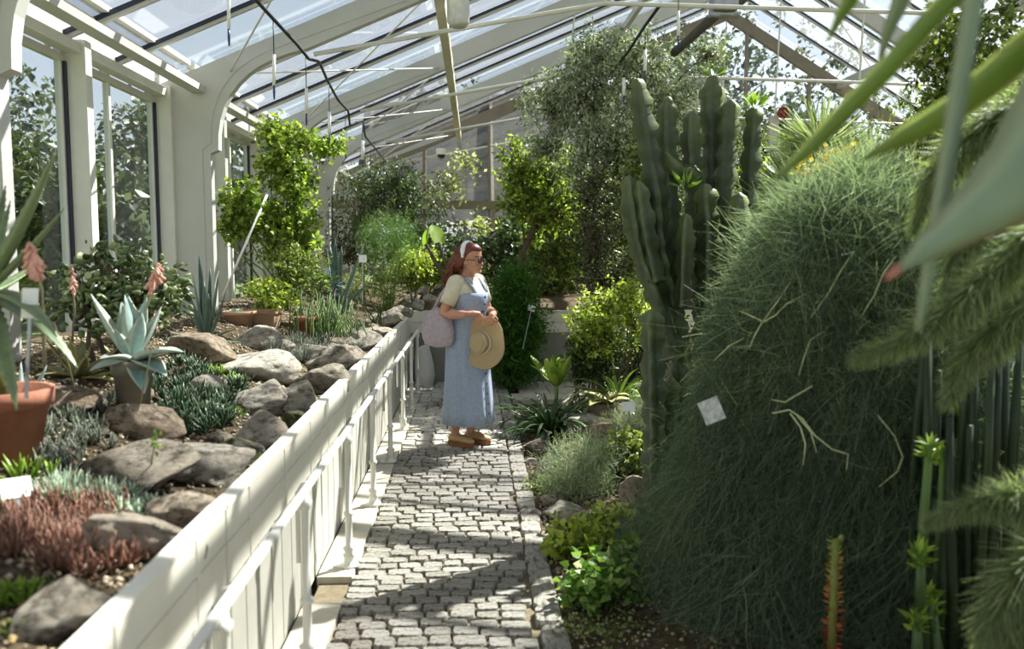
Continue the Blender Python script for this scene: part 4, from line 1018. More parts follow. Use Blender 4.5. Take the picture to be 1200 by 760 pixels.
# sword leaved plant
s1 = leafmesh('leaf', M['aloe_d'], .055, .022, .12, 9, chan=.8); s2 = leafmesh('leaf', M['aloe_d'], .05, .02, -.35, 9, chan=.8)
c = on_left(243, 402); sw = thing('sword_plant', 'upright plant with stiff dark sword leaves against the white post', 'agave', c)
for px, py, dy, me in ((228, 300, .05, s1), (220, 322, -.05, s1), (252, 312, .05, s1), (262, 318, 0, s1), (210, 330, .1, s1), (238, 330, -.1, s1), (268, 345, -.05, s1), (232, 312, .12, s1), (275, 375, -.15, s2), (200, 380, .1, s2), (285, 392, -.1, s2), (245, 345, -.14, s1), (205, 345, -.08, s1), (215, 398, -.22, s2), (195, 402, 0, s2)):
    aim_leaf(sw, me, at(px, py, c.y+dy))
# mats of small succulents
hm = [rosette_mesh('rosette', M['harw'], 18, .10, .06, .5, (75, 20), i) for i in range(3)]
sp = spots_left(232, 462, 110, 100, 95, 5, .01); clump('succulent_mat', 'dense dark green mat of pointed succulent rosettes beside the brown wedge boulder', 'succulent', sp[0], sp, hm, .105, 6)
sp = spots_left(205, 425, 50, 40, 12, 15, .01); clump('succulent_mat', 'blue green finger leaved tuft beside the blue agave', 'succulent', sp[0], sp, [rosette_mesh('rosette', M['greyg'], 22, .05, .05, .5, (85, 30), i+9) for i in range(2)], .11, 7)
sp = spots_left(300, 478, 60, 20, 12, 25); clump('succulent_mat', 'low dark succulent mat filling the hollow behind the white topped boulder', 'succulent', sp[0], sp, hm, .06, 8)
sp = spots_left(390, 405, 80, 30, 26, 26); clump('succulent_mat', 'grey green tuft of spiky succulents between the trough boulders', 'succulent', sp[0], sp, [rosette_mesh('rosette', M['greyg'], 26, .035, .03, .3, (85, 20), i+3) for i in range(2)], .14, 9)
sp = spots_left(345, 418, 60, 34, 24, 27); clump('succulent_mat', 'wiry grey cushion plant behind the humped boulder', 'succulent', sp[0], sp, [rosette_mesh('rosette', M['greyg'], 30, .03, .03, .6, (80, 20), i+33) for i in range(2)], .12, 10)
rm_ = [rosette_mesh('rosette', M['redal'], 16, .05, .035, 1.5, (45, -25), i+20, k=6) for i in range(3)]
sp = spots_left(85, 635, 165, 90, 60, 7, .005); clump('red_aloe_mat', 'sprawling mat of reddish brown aloes beside the cream boulder', 'succulent', sp[0], sp, rm_, .115, 11)
pm_ = [rosette_mesh('rosette', M['paler'], 16, .12, .05, .5, (75, 10), i+40) for i in range(2)]
sp = spots_left(165, 597, 70, 34, 13, 8, .005); clump('pale_rosettes', 'cluster of whitish green pointed rosettes in front of the long slab', 'succulent', sp[0], sp, pm_, .075, 12)
gmh = [rosette_mesh('rosette', M['greyg'], 20, .06, .05, .7, (75, 10), i+50) for i in range(3)]
sp = spots_left(62, 520, 140, 66, 62, 9, .005); clump('grey_succulents', 'spread of dull grey green succulents before the small brown boulder', 'succulent', sp[0], sp, gmh, .09, 13)
sp = spots_left(100, 585, 110, 24, 16, 19, .005); clump('grey_succulents', 'pale grey grassy succulents between the slab and the reddish aloes', 'succulent', sp[0], sp, [rosette_mesh('rosette', M['paler'], 20, .04, .03, .9, (75, 5), i+55) for i in range(2)], .10, 14)
bm_ = [rosette_mesh('rosette', M['brightr'], 22, .07, .04, .2, (85, 20), i+60) for i in range(2)]
for px, py, k, lb in ((274, 447, .075, 'bright green spiky rosette before the humped boulder'), (252, 438, .07, 'green spiky rosette beside the half buried stone'), (245, 462, .055, 'small yellow green rosette at the dark mat')):
    p = on_left(px, py); clump('bright_rosette', lb, 'succulent', p, [p, p+Vector((.03, .02, 0)), p+Vector((-.025, .03, 0))], bm_, k*1.1, px)
sp = spots_left(20, 715, 50, 70, 9, 29); clump('green_tuft', 'fresh green leafy tuft beside the cream boulder', 'succulent', sp[0], sp, [rosette_mesh('rosette', M['brightr'], 12, .13, .02, .2, (80, 25), 71)], .07, 15)
sp = spots_left(40, 560, 40, 30, 5, 30); clump('green_tuft', 'yellowish grassy tuft above the bright label', 'succulent', sp[0], sp, [rosette_mesh('rosette', M['brightr'], 10, .08, .02, .2, (85, 40), 72)], .10, 16)
sp = spots_left(215, 505, 60, 22, 16, 61); clump('succulent_mat', 'dark low mat between the brown wedge boulder and the pale sunlit boulder', 'succulent', sp[0], sp, hm, .07, 61)
sp = spots_left(120, 478, 50, 24, 14, 62); clump('grey_succulents', 'small grey tuft between the small brown boulder and the brown wedge boulder', 'succulent', sp[0], sp, gmh, .075, 62)
sp = spots_left(322, 402, 44, 18, 12, 63); clump('grey_succulents', 'dull grey green tuft beside the square cream boulder', 'succulent', sp[0], sp, gmh, .09, 63)
sp = spots_left(425, 388, 50, 18, 16, 64); clump('grey_succulents', 'grey green tuft beyond the layered white stone', 'succulent', sp[0], sp, gmh, .10, 64)
sp = spots_left(270, 480, 40, 20, 10, 65); clump('green_tuft', 'fresh green tuft between the white topped and blocky boulders', 'succulent', sp[0], sp, bm_ if 'bm_' in globals() else hm, .05, 65)
# thin dry stalks and tiny flowers
def stalk(label, a, b, c=None, r=.004, head=None, seed=1):
    t = thing('flower_stalk', label, 'stalk', a); mid = (Vector(a)+Vector(b))/2+Vector(c or (0, 0, .02))
    MB().tube([a, mid, b], [r, r*.8, r*.5], 6).build('stem', M['twig'], t, True)
    if head:
        rg = np.random.default_rng(seed); n = 26; P = np.array(b)+rg.normal(0, 1, (n, 3))*np.array([.008, .008, .03]); scatter('buds', 'oval', P, rg.normal(0, 1, (n, 3))+np.array([0, 0, 1]), .02, M[head], t, rg)
stalk('bare dry stalk leaning over the brown wedge boulder', on_left(158, 500), at(180, 395, 3.35), (0.01, 0, .03))
stalk('long thin dry stalk rising past the terracotta pot', on_left(92, 472), at(63, 378, 3.0), (0.0, 0, .03))
stalk('tiny yellow flower spike on the long slab', on_left(176, 560), at(182, 518, 2.7), None, .003, 'brightr')
p = on_left(84, 552); t = stalk('pink flower head lying by the long slab', p, p+Vector((.0, 0, .03)), None, .004, 'coral', 4)
p = on_left(185, 392); t = stalk('reddish flower cluster beside the blue agave', p, at(182, 378, 4.0), None, .004, 'coral', 5)
# bowls and pots further down
p = on_left(284, 381)
pot('flower_pot', 'shallow weathered terracotta bowl at the foot of the vine', (p.x-.02, p.y, p.z-.015), .13, .14, M['terra_p'])
sp = [Vector((p.x-.02, p.y, p.z+.105))+Vector((random.uniform(-.06, .06), random.uniform(-.05, .05), 0)) for _ in range(8)]
clump('bowl_succulents', 'small rosettes growing in the shallow bowl', 'succulent', sp[0], sp, pm_, .05, 17)
p = on_left(314, 385)
pot('flower_pot', 'square pale terracotta pot at the foot of the vine', (p.x, p.y, p.z-.015), .145, .2, M['terra_p'], True)
sp = [Vector((p.x, p.y, p.z+.165))+Vector((random.uniform(-.06, .06), random.uniform(-.05, .05), 0)) for _ in range(8)]
clump('pot_succulents', 'low green rosettes filling the square pot', 'succulent', sp[0], sp, bm_, .05, 18)
p = at(357, 372, 7.6)
pot('flower_pot', 'small reddish terracotta pot among the pencil stems', (p.x, p.y, bed_left(p.x, p.y)-.01), .095, .19, M['terra'])
# pencil stems
M['pencil'] = leafmat('pencil_stem', ['#4e6a3a', '#6f8a50', '#94a869'], 0.15, 0.5)
rg = random.Random(9); c = at(398, 372, 7.7); c.z = bed_left(c.x, c.y)
t = thing('pencil_plant', 'clump of thin upright pencil stems behind the boulders', 'succulent', c); m = MB()
for k in range(150):
    x = c.x-.12+rg.gauss(0, .15); y = c.y+rg.gauss(0, .15); z = bed_left(x, y); h = rg.uniform(.15, .42)
    m.tube([(x, y, z-.01), (x+rg.gauss(0, .015), y, z+h*.5), (x+rg.gauss(0, .04), y+rg.gauss(0, .03), z+h)], [.006, .006, .004], 5, r=rg.random())
m.build('stems', M['pencil'], t, True, rnd=True)['kind'] = 'stuff'
# spiky dark agave, blue spiky one, long pale bending leaves
c = at(393, 335, 8.7); c.z = bed_left(c.x, c.y)+.12
t = thing('long_aloe', 'aloe with long bending leaves in front of the far post', 'aloe', c)
for px, py, Y, me in ((432, 288, 8.6, s1), (432, 316, 8.4, s2), (430, 338, 8.4, s2), (385, 288, 8.9, s1), (393, 278, 8.8, s1), (378, 292, 8.7, s1), (360, 320, 8.6, s2), (412, 330, 8.3, s2), (402, 290, 9, s1)):
    aim_leaf(t, me, at(px, py, Y))
sp = [at(384+dx, 325+dy, 8.3) for dx, dy in ((0, 0), (-10, 6), (9, 8), (0, 14))]
M['bluesp'] = leafmat('blue_spiky', ['#5c7f80', '#83a3a1', '#a5bdb8'], .1, .5)
bs = at(384, 350, 8.3); bs.z = bed_left(bs.x, bs.y)
t = clump('blue_spiky_plant', 'blue grey spiky rosettes on short stems beside the vine', 'succulent', bs, sp, [rosette_mesh('rosette', M['bluesp'], 40, .03, .02, .0, (89, -25), 80)], .17, 19)
for p in sp: MB().tube([bs, p], [.018, .012], 6).build('stem', M['bark'], t, True)
# filler shrubs along the wall
M['fill1'] = leafmat('mid_green', ['#33481f', '#566a30', '#82914a', '#aab36a'], .4)
M['fill2'] = leafmat('yellow_green', ['#566626', '#83953a', '#acb955', '#c9cf78'], .45)
M['dark'] = leafmat('dark_green', ['#1e2d1a', '#324524', '#4b6032', '#6d7f46'], .3)
M['feath'] = leafmat('feathery', ['#3f5f2a', '#5f8240', '#86a35c'], .4)
M['olive'] = leafmat('olive_leaf', ['#4c5a3e', '#76836a', '#a6af98', '#c8cdb9'], .25, .45)
M['ivy'] = leafmat('vine_leaf', ['#475f26', '#6c8436', '#98a94b', '#bcc76a'], .5)
def bl(px, py, Y):
    p = at(px, py, Y); return (p.x, p.y, bed_left(p.x, p.y))
def bb_(px, py, Y):
    p = at(px, py, Y); return (p.x, p.y, bed_back(p.x, p.y))
def br(px, py, Y):
    p = at(px, py, Y); return (p.x, p.y, bed_right(p.x, p.y))
shrub('leafy_shrub', 'low round leafed shrub in front of the vine stake', 'shrub', bl(312, 350, 7.7), [E(310, 342, 7.7, 60, 34), E(320, 350, 7.6, 60, 26)], 1400, .035, 'round', M['fill2'], 'gstem', .008, 10, .0, seed=21, stems=2)
shrub('leafy_shrub', 'dense small leafed shrub between the vine and the long aloe', 'shrub', bl(350, 350, 8.1), [E(352, 322, 8.1, 70, 60), E(340, 310, 8.3, 50, 50)], 3000, .045, 'oval', M['fill1'], 'gstem', .01, 12, .1, seed=22, stems=2)
shrub('leafy_shrub', 'pale bushy herb past the long aloe', 'shrub', bl(440, 345, 9.2), [E(440, 325, 9.2, 70, 40), E(415, 335, 9.0, 50, 40), E(455, 345, 9, 50, 26)], 2600, .04, 'narrow', M['fill1'], 'gstem', .01, 12, .1, seed=23, stems=2)
# climbing vine on the wall post
vb = bl(330, 330, 9.2)
v = shrub('climbing_vine', 'sunlit leafy vine climbing the wall post up to the eave', 'vine', vb,
          [E(330, 190, 9.4, 60, 70), E(345, 230, 9.3, 60, 110), E(320, 270, 9.1, 60, 90), E(285, 240, 8.9, 56, 70), E(345, 165, 9.6, 60, 36), E(385, 172, 9.9, 50, 26), E(350, 285, 9.2, 44, 80), E(270, 260, 8.8, 30, 60), E(325, 150, 9.6, 50, 22)],
          7600, .06, 'heart', M['ivy'], 'gstem', .012, 12, .35, 1.3, seed=31, stems=2)
t = tag(MB().tube([at(261, 347, 8.5), at(313, 228, 8.8)], .013, 8).build('stake', M['tag'], None, True), 'white slanting stake supporting the vine', 'stake')
# corner of the house behind the trough: dense greenery
shrub('dense_shrub', 'dense dark evergreen shrub filling the far left corner', 'shrub', bl(425, 320, 12.6), [E(425, 250, 12.6, 84, 100), E(440, 215, 13.0, 90, 60), E(410, 290, 12.4, 60, 70), E(480, 240, 13.2, 100, 90), E(470, 215, 13.4, 60, 50)], 9000, .085, 'narrow', M['dark'], 'bark', .03, 14, .2, seed=41)
shrub('feathery_shrub', 'light green feathery asparagus bush in the far left corner', 'shrub', bl(452, 330, 11.6), [E(455, 292, 11.6, 70, 70), E(440, 275, 11.8, 50, 60), E(470, 275, 11.9, 40, 60)], 9000, .06, 'needle', M['feath'], 'gstem', .012, 16, .1, 1.5, seed=42, stems=3)
shrub('yellow_shrub', 'yellowish green shrub beside the elephant ear plant', 'shrub', bb_(483, 335, 11.9), [E(480, 315, 11.9, 56, 50), E(500, 318, 12.1, 40, 60), E(520, 325, 12.1, 40, 40)], 3200, .06, 'oval', M['fill2'], 'bark', .014, 12, .2, seed=43)
shrub('dark_shrub', 'shaded dark shrub behind the trough corner stones', 'shrub', bb_(515, 335, 12.6), [E(510, 305, 12.6, 90, 60), E(540, 312, 12.9, 60, 60)], 3200, .075, 'oval', M['dark'], 'bark', .02, 12, .2, seed=44)
# elephant ear
M['ear'] = leafmat('elephant_ear', ['#7fa338', '#a9c552'], .5, .35)
c = Vector(bb_(530, 335, 11.3)); t = thing('elephant_ear', 'elephant ear plant with bright upturned leaves and dark stalks', 'plant', c)
def earleaf():
    m = MB(); n = 20; out = []
    for j in range(n):
        a = 2*math.pi*j/n; rr = .5*(1-.22*math.cos(a))*(1 if abs(a-math.pi) > .5 else .72); out.append((rr*math.sin(a)*.8, .42-rr*math.cos(a)*-1.0 if False else .42+rr*math.cos(a)*1.1, .10*abs(math.sin(a))**2))
    m.add([(0, .42, 0)]+out, [(0, 1+j, 1+(j+1) % n) for j in range(n)], .7); return m.mesh('leaf', M['ear'], True, rnd=True)
em = earleaf()
for px, py, L, rx, rz in ((514, 278, .30, 60, 40), (499, 280, .22, 80, -60), (540, 300, .26, 30, 150)):
    p = at(px, py, 11.2); q = p+Vector((0, 0, -.06))
    MB().tube([c, (c+q)/2+Vector((.03, 0, .05)), q], [.035, .03, .016], 8).build('stalk', M['bark'], t, True)
    put('leaf', em, t, q-c, (R(rx), 0, R(rz)), L)
MB().tube([c, at(533, 288, 11.2)], [.045, .03], 8).build('stalk', M['bark'], t, True)
# ================================================================== BACK AND RIGHT: trees and shrubs
M['olivebark'] = M['bark']
shrub('conifer', 'dark green feathery conifer rising before the cross trough beside the woman', 'conifer', (at(600, 440, 9.8).x, 9.8, 0.0), [E(604, 415, 9.8, 62, 70, .2), E(606, 375, 9.8, 64, 80, .2), E(602, 338, 9.8, 46, 50, .18), E(604, 436, 9.8, 52, 26, .18)], 16000, .085, 'spray', leafmat('conifer_green', ['#2b4d1e', '#44702a', '#649038'], .4), 'bark', .03, 18, -.3, 1.2, seed=51)
tb = bb_(604, 330, 12.2)
shrub('leaning_tree', 'tree with a dark leaning trunk and airy yellow green crown', 'tree', tb, [E(640, 205, 12.2, 90, 90), E(612, 195, 12.2, 60, 70), E(655, 240, 12.0, 60, 70), E(630, 255, 12.3, 60, 50), E(605, 235, 12.6, 40, 50)], 4800, .085, 'oval', M['ivy'], 'bark', .055, 12, .3, seed=52)
shrub('tall_shrub', 'tall green shrub standing behind the leaning tree', 'shrub', bb_(650, 340, 13.4), [E(655, 290, 13.4, 90, 110), E(640, 330, 13.2, 80, 60), E(680, 240, 13.6, 80, 80)], 5500, .085, 'oval', M['fill1'], 'bark', .03, 12, .2, seed=53)
shrub('dark_twiggy_shrub', 'dark twiggy shrub with small leaves left of the cactus', 'shrub', br(702, 400, 8.9), [E(700, 270, 8.9, 74, 110), E(712, 320, 8.8, 70, 80), E(700, 220, 9.0, 60, 60)], 6500, .04, 'oval', leafmat('dusky_leaf', ['#1d2418', '#333c25', '#57603a', '#8f9468'], .25), 'bark', .02, 12, .1, seed=54, stems=3)
shrub('olive_tree', 'olive tree with silvery airy crown reaching the roof rods', 'tree', bb_(708, 340, 10.9), [E(690, 110, 10.9, 130, 110), E(745, 70, 10.6, 120, 80), E(650, 120, 11.2, 90, 70), E(780, 120, 10.4, 110, 100), E(720, 170, 10.8, 120, 90), E(690, 200, 11, 90, 80), E(700, 60, 10.9, 80, 60), E(640, 170, 11.3, 50, 50), E(830, 60, 10.4, 50, 50)], 26000, .075, 'olive', M['olive'], 'bark', .035, 12, .25, seed=55, shell=1.7)
shrub('pinnate_shrub', 'bright yellow green shrub with layered leaves behind the strap leaved plant', 'shrub', br(712, 420, 8.0), [E(710, 365, 8.0, 90, 50), E(690, 385, 7.9, 60, 50), E(735, 345, 8.0, 60, 40), E(745, 375, 7.8, 50, 60), E(700, 405, 7.9, 60, 40)], 4200, .05, 'oval', M['fill2'], 'bark', .012, 14, .2, seed=56, stems=3)
shrub('dark_leaf_shrub', 'deep green glossy shrub under the yellow green one', 'shrub', br(680, 440, 7.9), [E(680, 425, 7.9, 40, 60), E(700, 425, 8, 50, 50)], 1500, .06, 'oval', M['dark'], 'bark', .012, 12, .2, seed=57, stems=2)
for k, (px, py, Y, ww, hh, T, mt, sz, n, lb) in enumerate((
        (745, 250, 10.4, 90, 220, 'oval', 'fill1', .075, 5200, 'tall mixed green shrub behind the left arm of the cactus'),
        (800, 260, 11.2, 150, 260, 'narrow', 'dark', .095, 6500, 'dark leafy tree standing straight behind the cactus'),
        (880, 230, 12.0, 120, 160, 'oval', 'fill1', .085, 4500, 'green tree by the perforated upright'),
        (930, 215, 9.0, 110, 60, 'oval', 'fill2', .06, 2200, 'low yellow green bush past the perforated upright'),
        (980, 300, 8.0, 200, 200, 'oval', 'dark', .075, 6500, 'dark bush backing the weeping shrub'),
        (1060, 200, 7.0, 110, 180, 'narrow', 'fill1', .075, 5000, 'green bush rising behind the spiky yucca'),
        (690, 250, 15.5, 200, 200, 'oval', 'dark', .11, 5500, 'tall dark tree near the far gable'),
        (850, 230, 15.5, 260, 220, 'oval', 'dark', .12, 6500, 'broad dark tree near the far gable transom'),
        (580, 300, 15.2, 100, 60, 'oval', 'dark', .10, 2200, 'dusky shrub below the gable transom'),
        (750, 415, 8.6, 120, 90, 'oval', 'dark', .06, 3000, 'shaded shrub at the cross walk'),
        (860, 420, 7.4, 140, 180, 'oval', 'fill1', .06, 4200, 'leafy shrub glimpsed between cactus stems and weeping shrub'))):
    b = at(px, py+hh/2, Y); fn = bed_back if Y > GY else bed_right
    b.z = fn(b.x, b.y)
    shrub('background_shrub', lb, 'shrub', b, [E(px, py, Y, ww, hh), E(px-ww*.2, py+hh*.2, Y+.2, ww*.7, hh*.7), E(px+ww*.2, py-hh*.15, Y-.2, ww*.6, hh*.7)], n, sz, T, M[mt], 'bark', .025, 12, .2, seed=60+k, group='shrubs behind the cactus and beds')
shrub('gable_climber', 'sparse pale leaved climber on the far gable glass', 'vine', bb_(545, 340, 16.6), [E(528, 215, 16.6, 60, 50), E(545, 190, 16.7, 50, 30), E(560, 262, 16.6, 50, 30), E(512, 230, 16.5, 36, 30)], 500, .11, 'oval', leafmat('pale_climber', ['#6f8036', '#a7ab6a', '#d2cdb4'], .4), 'bark', .012, 6, .2, 2, seed=90, shell=1.2)
# ------------------------------------------------------------------ spiky yucca with needle leaves, and yellow blooms
M['yuc'] = leafmat('yucca_needle', ['#6d7f4c', '#93a573', '#c2cba4'], .3, .35)
yb = br(965, 300, 7.4); t = thing('yucca', 'round headed yucca bristling with pale sunlit needle leaves', 'yucca', yb)
rng = np.random.default_rng(77)
for px, py in ((962, 175), (1000, 215), (930, 225)):
    c = at(px, py, 7.4); n = 420; d = rand_dirs(n, rng); d[:, 2] = np.abs(d[:, 2])*.9-.25
    scatter('leaf_head', 'needle', np.array(c)+d*.02, d, rng.uniform(.32, .5, n), M['yuc'], t, rng)
    MB().tube([yb, (Vector(yb)+c)/2+Vector((.03, 0, 0)), c], [.06, .055, .05], 8).build('trunk', M['bark'], t, True)
shrub('yellow_flowers', 'small shrub with yellow blossoms beside the yucca', 'shrub', br(985, 290, 6.6), [E(985, 185, 6.6, 40, 24), E(960, 200, 6.7, 50, 30)], 260, .05, 'round', leafmat('yellow_petals', ['#d8a92f', '#e9c94a', '#8da23c'], .4), 'gstem', .01, 6, 0, 2, seed=91)
# ------------------------------------------------------------------ candelabra cactus
m_, n_, o_ = newmat('cactus'); b_ = bsdf(n_, .45, 0, .5)
a_ = N(n_, 'ShaderNodeAttribute', attribute_name='rnd'); f_ = noisenode(n_, 7, 4)
c1 = ramp(n_, f_, [(.3, '#1d2b21'), (.55, '#2e3f2d'), (.75, '#3e5136')])
mx = N(n_, 'ShaderNodeMix', data_type='RGBA'); n_.links.new(a_.outputs['Fac'], mx.inputs[0]); n_.links.new(c1, mx.inputs[6]); mx.inputs[7].default_value = lin('#77834f')
n_.links.new(mx.outputs[2], b_.inputs['Base Color']); n_.links.new(b_.outputs[0], o_.inputs[0]); M['cactus'] = m_
def cactus_stem(pts, r, ribs=5, seed=0, tipfresh=.25, scal=.34, per=.13):
    rg = random.Random(seed); P = [Vector(p) for p in pts]; seg = [0]
    for a, b in zip(P[:-1], P[1:]): seg.append(seg[-1]+(b-a).length)
    L = seg[-1]; n = max(8, int(L/.022)); rings = []; rr = []; ph = rg.uniform(0, 6)
    def pos(s):
        for i in range(len(P)-1):
            if s <= seg[i+1] or i == len(P)-2:
                t = (s-seg[i])/max(1e-6, seg[i+1]-seg[i]); p0 = P[max(0, i-1)]; p1, p2 = P[i], P[i+1]; p3 = P[min(len(P)-1, i+2)]
                return .5*((2*p1)+(p2-p0)*t+(2*p0-5*p1+4*p2-p3)*t*t+(3*p1-p0-3*p2+p3)*t**3)
    for i in range(n+1):
        s = L*i/n; c = pos(s); d = (pos(min(L, s+.01))-pos(max(0, s-.01))).normalized(); x, y = perp(d)
        up = L-s; cap = max(.03, up/.10)**.5 if up < .10 else 1
        base = r*(1+.10*math.sin(s/per*2.0+ph))*cap
        ring = []
        for k in range(ribs*2):
            a = math.pi*k/ribs + ph + .15*math.sin(s*1.5); rib = k % 2 == 0
            q = base*(1.0+scal*.5*math.sin(s/per*6.28+ph)+.05*((i % 2)*2-1)) if rib else base*.50
            ring.append(c + x*(q*math.cos(a)) + y*(q*math.sin(a))); fr = max(0, 1-up/tipfresh)*.45
            rr.append(min(1, (.55 if rib else 0)*rg.uniform(.5, 1.1)+fr))
        rings.append(ring)
    return MB().loft(rings, True, rr)
cb = br(800, 600, 4.95)
cac = thing('candelabra_cactus', 'tall candelabra cactus with clustered ribbed wavy edged stems', 'cactus', cb)
def cst(pix, r, Y, seed, ribs=5, **k):
    pts = [at(px, py, Y+dy) for px, py, dy in [(q if len(q) == 3 else (*q, 0)) for q in pix]]
    cactus_stem(pts, r, ribs, seed, **k).build('stem', M['cactus'], cac, True, rnd=True)
cst([(796, 640), (798, 540), (797, 450), (790, 370), (775, 300), (768, 230), (757, 165), (746, 92)], .066, 4.95, 1)
cst([(766, 650), (767, 560), (766, 470), (763, 362)], .068, 4.75, 2, 4)
cst([(812, 640), (810, 500), (795, 400), (786, 320), (785, 240), (783, 170), (783, 113)], .064, 5.05, 3)
cst([(830, 640), (826, 480), (822, 340), (818, 250), (812, 190), (811, 130)], .062, 5.1, 4)
cst([(845, 640), (842, 480), (838, 330), (836, 230), (835, 160), (835, 88)], .074, 5.25, 5)
cst([(860, 640), (856, 480), (850, 340), (848, 250), (852, 180), (856, 116)], .062, 5.1, 6)
cst([(884, 640), (880, 480), (878, 340), (877, 250), (879, 190), (884, 125)], .062, 5.3, 7)
cst([(790, 420), (775, 360), (752, 300), (742, 250), (736, 206)], .062, 4.9, 8, 4)
cst([(770, 330), (757, 270), (748, 212)], .055, 4.85, 9, 4)
cst([(826, 250), (812, 205), (796, 200), (780, 178)], .05, 5.0, 10, 4)
cst([(800, 360), (802, 300), (804, 250)], .05, 4.85, 11, 4)
cst([(828, 360), (830, 280), (826, 215)], .07, 4.95, 12, 5)
cst([(866, 420), (868, 330), (866, 225)], .06, 4.9, 13, 4)
cst([(782, 640), (784, 540), (786, 440)], .062, 4.85, 14, 4)
rng = np.random.default_rng(5)
for px, py, Y, n in ((884, 128, 5.3, 46), (835, 92, 5.25, 26), (803, 222, 4.85, 26)):
    p = np.array(at(px, py, Y)); d = rand_dirs(n, rng); d[:, 2] = np.abs(d[:, 2])+.3
    scatter('tip_leaves', 'narrow', p+d*.03, d, rng.uniform(.06, .11, n), M['brightr'], cac, rng)
# ------------------------------------------------------------------ weeping thread-leaved shrub (largest plant on the right)
M['thread'] = leafmat('thread_leaf', ['#38493a', '#556751', '#788a6a', '#a0ae8a'], .4, .5, tint=(1.25, 1.35, .9, 1))
WB = Vector((1.69, 3.72, 0)); WB.z = bed_right(WB.x, WB.y)
ws = thing('weeping_shrub', 'huge weeping shrub of fine grey green threads falling to the ground', 'shrub', WB)
prof_z = np.array([-.02, .35, .7, 1.05, 1.35, 1.58, 1.75, 1.86, 1.90]); prof_r = np.array([.95, .78, .65, .55, .46, .38, .30, .18, .03])
def wr(z): return np.interp(z, prof_z, prof_r)
def ribbons(name, Pts, width, mat, parent, rng, rnd):
    """Pts (n,k,3): thin crossed strips along each path"""
    n, k, _ = Pts.shape; d = np.gradient(Pts, axis=1); s = unit(np.cross(d, rng.normal(0, 1, (n, 1, 3))))
    wd = (width*np.linspace(1, .35, k))[None, :, None] if np.ndim(width) == 0 else width[:, None, None]*np.linspace(1, .35, k)[None, :, None]
    V = np.stack([Pts-s*wd, Pts+s*wd], axis=2).reshape(-1, 3)-np.array(wloc(parent))
    b = (np.arange(n)*k*2)[:, None]+(np.arange(k-1)*2)[None]
    F = np.stack([b, b+1, b+3, b+2], axis=-1).reshape(-1, 4)
    o = put(name, np_mesh(name, V, F, mat, False, np.repeat(rnd, k*2)), parent); o['kind'] = 'stuff'; return o
def weeping(n, rng, lo, hi, curl, wid, zmin, zmax, name, segs=7, rlo=.82, rhi=1.05):
    th = rng.uniform(0, 2*math.pi, n); L = rng.uniform(lo, hi, n); z0 = zmin+(zmax-zmin)*rng.random(n)**.8
    sc = rng.uniform(rlo, rhi, n); dth = rng.normal(-.25, .6, n)
    lump = 1+.07*np.sin(th*5+z0*4)+.05*np.sin(th*11-z0*9)
    P = np.zeros((n, segs, 3)); jx = rng.normal(0, curl, (n, 3)); jy = rng.normal(0, curl, (n, 3)); ph = rng.uniform(0, 6.28, n)
    for k in range(segs):
        t = k/(segs-1); z = np.maximum(z0-L*t*.94, WB.z-.03+.02*rng.random(n)); rad = wr(z)*sc*lump + .03*t
        a = th+dth*t*L
        wob = np.sin(t*7+ph)[:, None]*jx*t+np.cos(t*5+ph)[:, None]*jy*t
        P[:, k] = np.stack([WB.x+rad*np.cos(a), WB.y+rad*np.sin(a), z+.02*np.sin(t*3.14)], 1)+wob
    ribbons(name, P, wid, M['thread'], ws, rng, np.clip(rng.beta(2, 3, n), 0, 1))
rng = np.random.default_rng(21)
weeping(30000, rng, .2, .6, .05, .0012, .15, 1.86, 'threads', rhi=1.1)
weeping(22000, rng, .1, .3, .07, .0013, .3, 1.92, 'curly_threads', rlo=.9, rhi=1.16)
weeping(9000, rng, .3, .9, .02, .0022, .3, 1.8, 'inner_threads', rlo=.45, rhi=.85)
weeping(16000, rng, .12, .4, .05, .0014, .2, .8, 'skirt_threads', rlo=.8, rhi=1.12)
# short side hairs that give the fuzzy surface
n = 42000; th = rng.uniform(0, 6.283, n); z = .05+1.83*rng.random(n)**.85; rad = wr(z)*rng.uniform(.86, 1.06, n)*(1+.07*np.sin(th*5+z*4))
pos = np.stack([WB.x+rad*np.cos(th), WB.y+rad*np.sin(th), z], 1); dd = rng.normal(0, 1.0, (n, 3))+np.stack([np.cos(th)*.4, np.sin(th)*.4, -.7+z*0], 1)
scatter('hairs', 'needle', pos, dd, rng.uniform(.03, .075, n), M['thread'], ws, rng, rnd=rng.beta(2, 3, n))
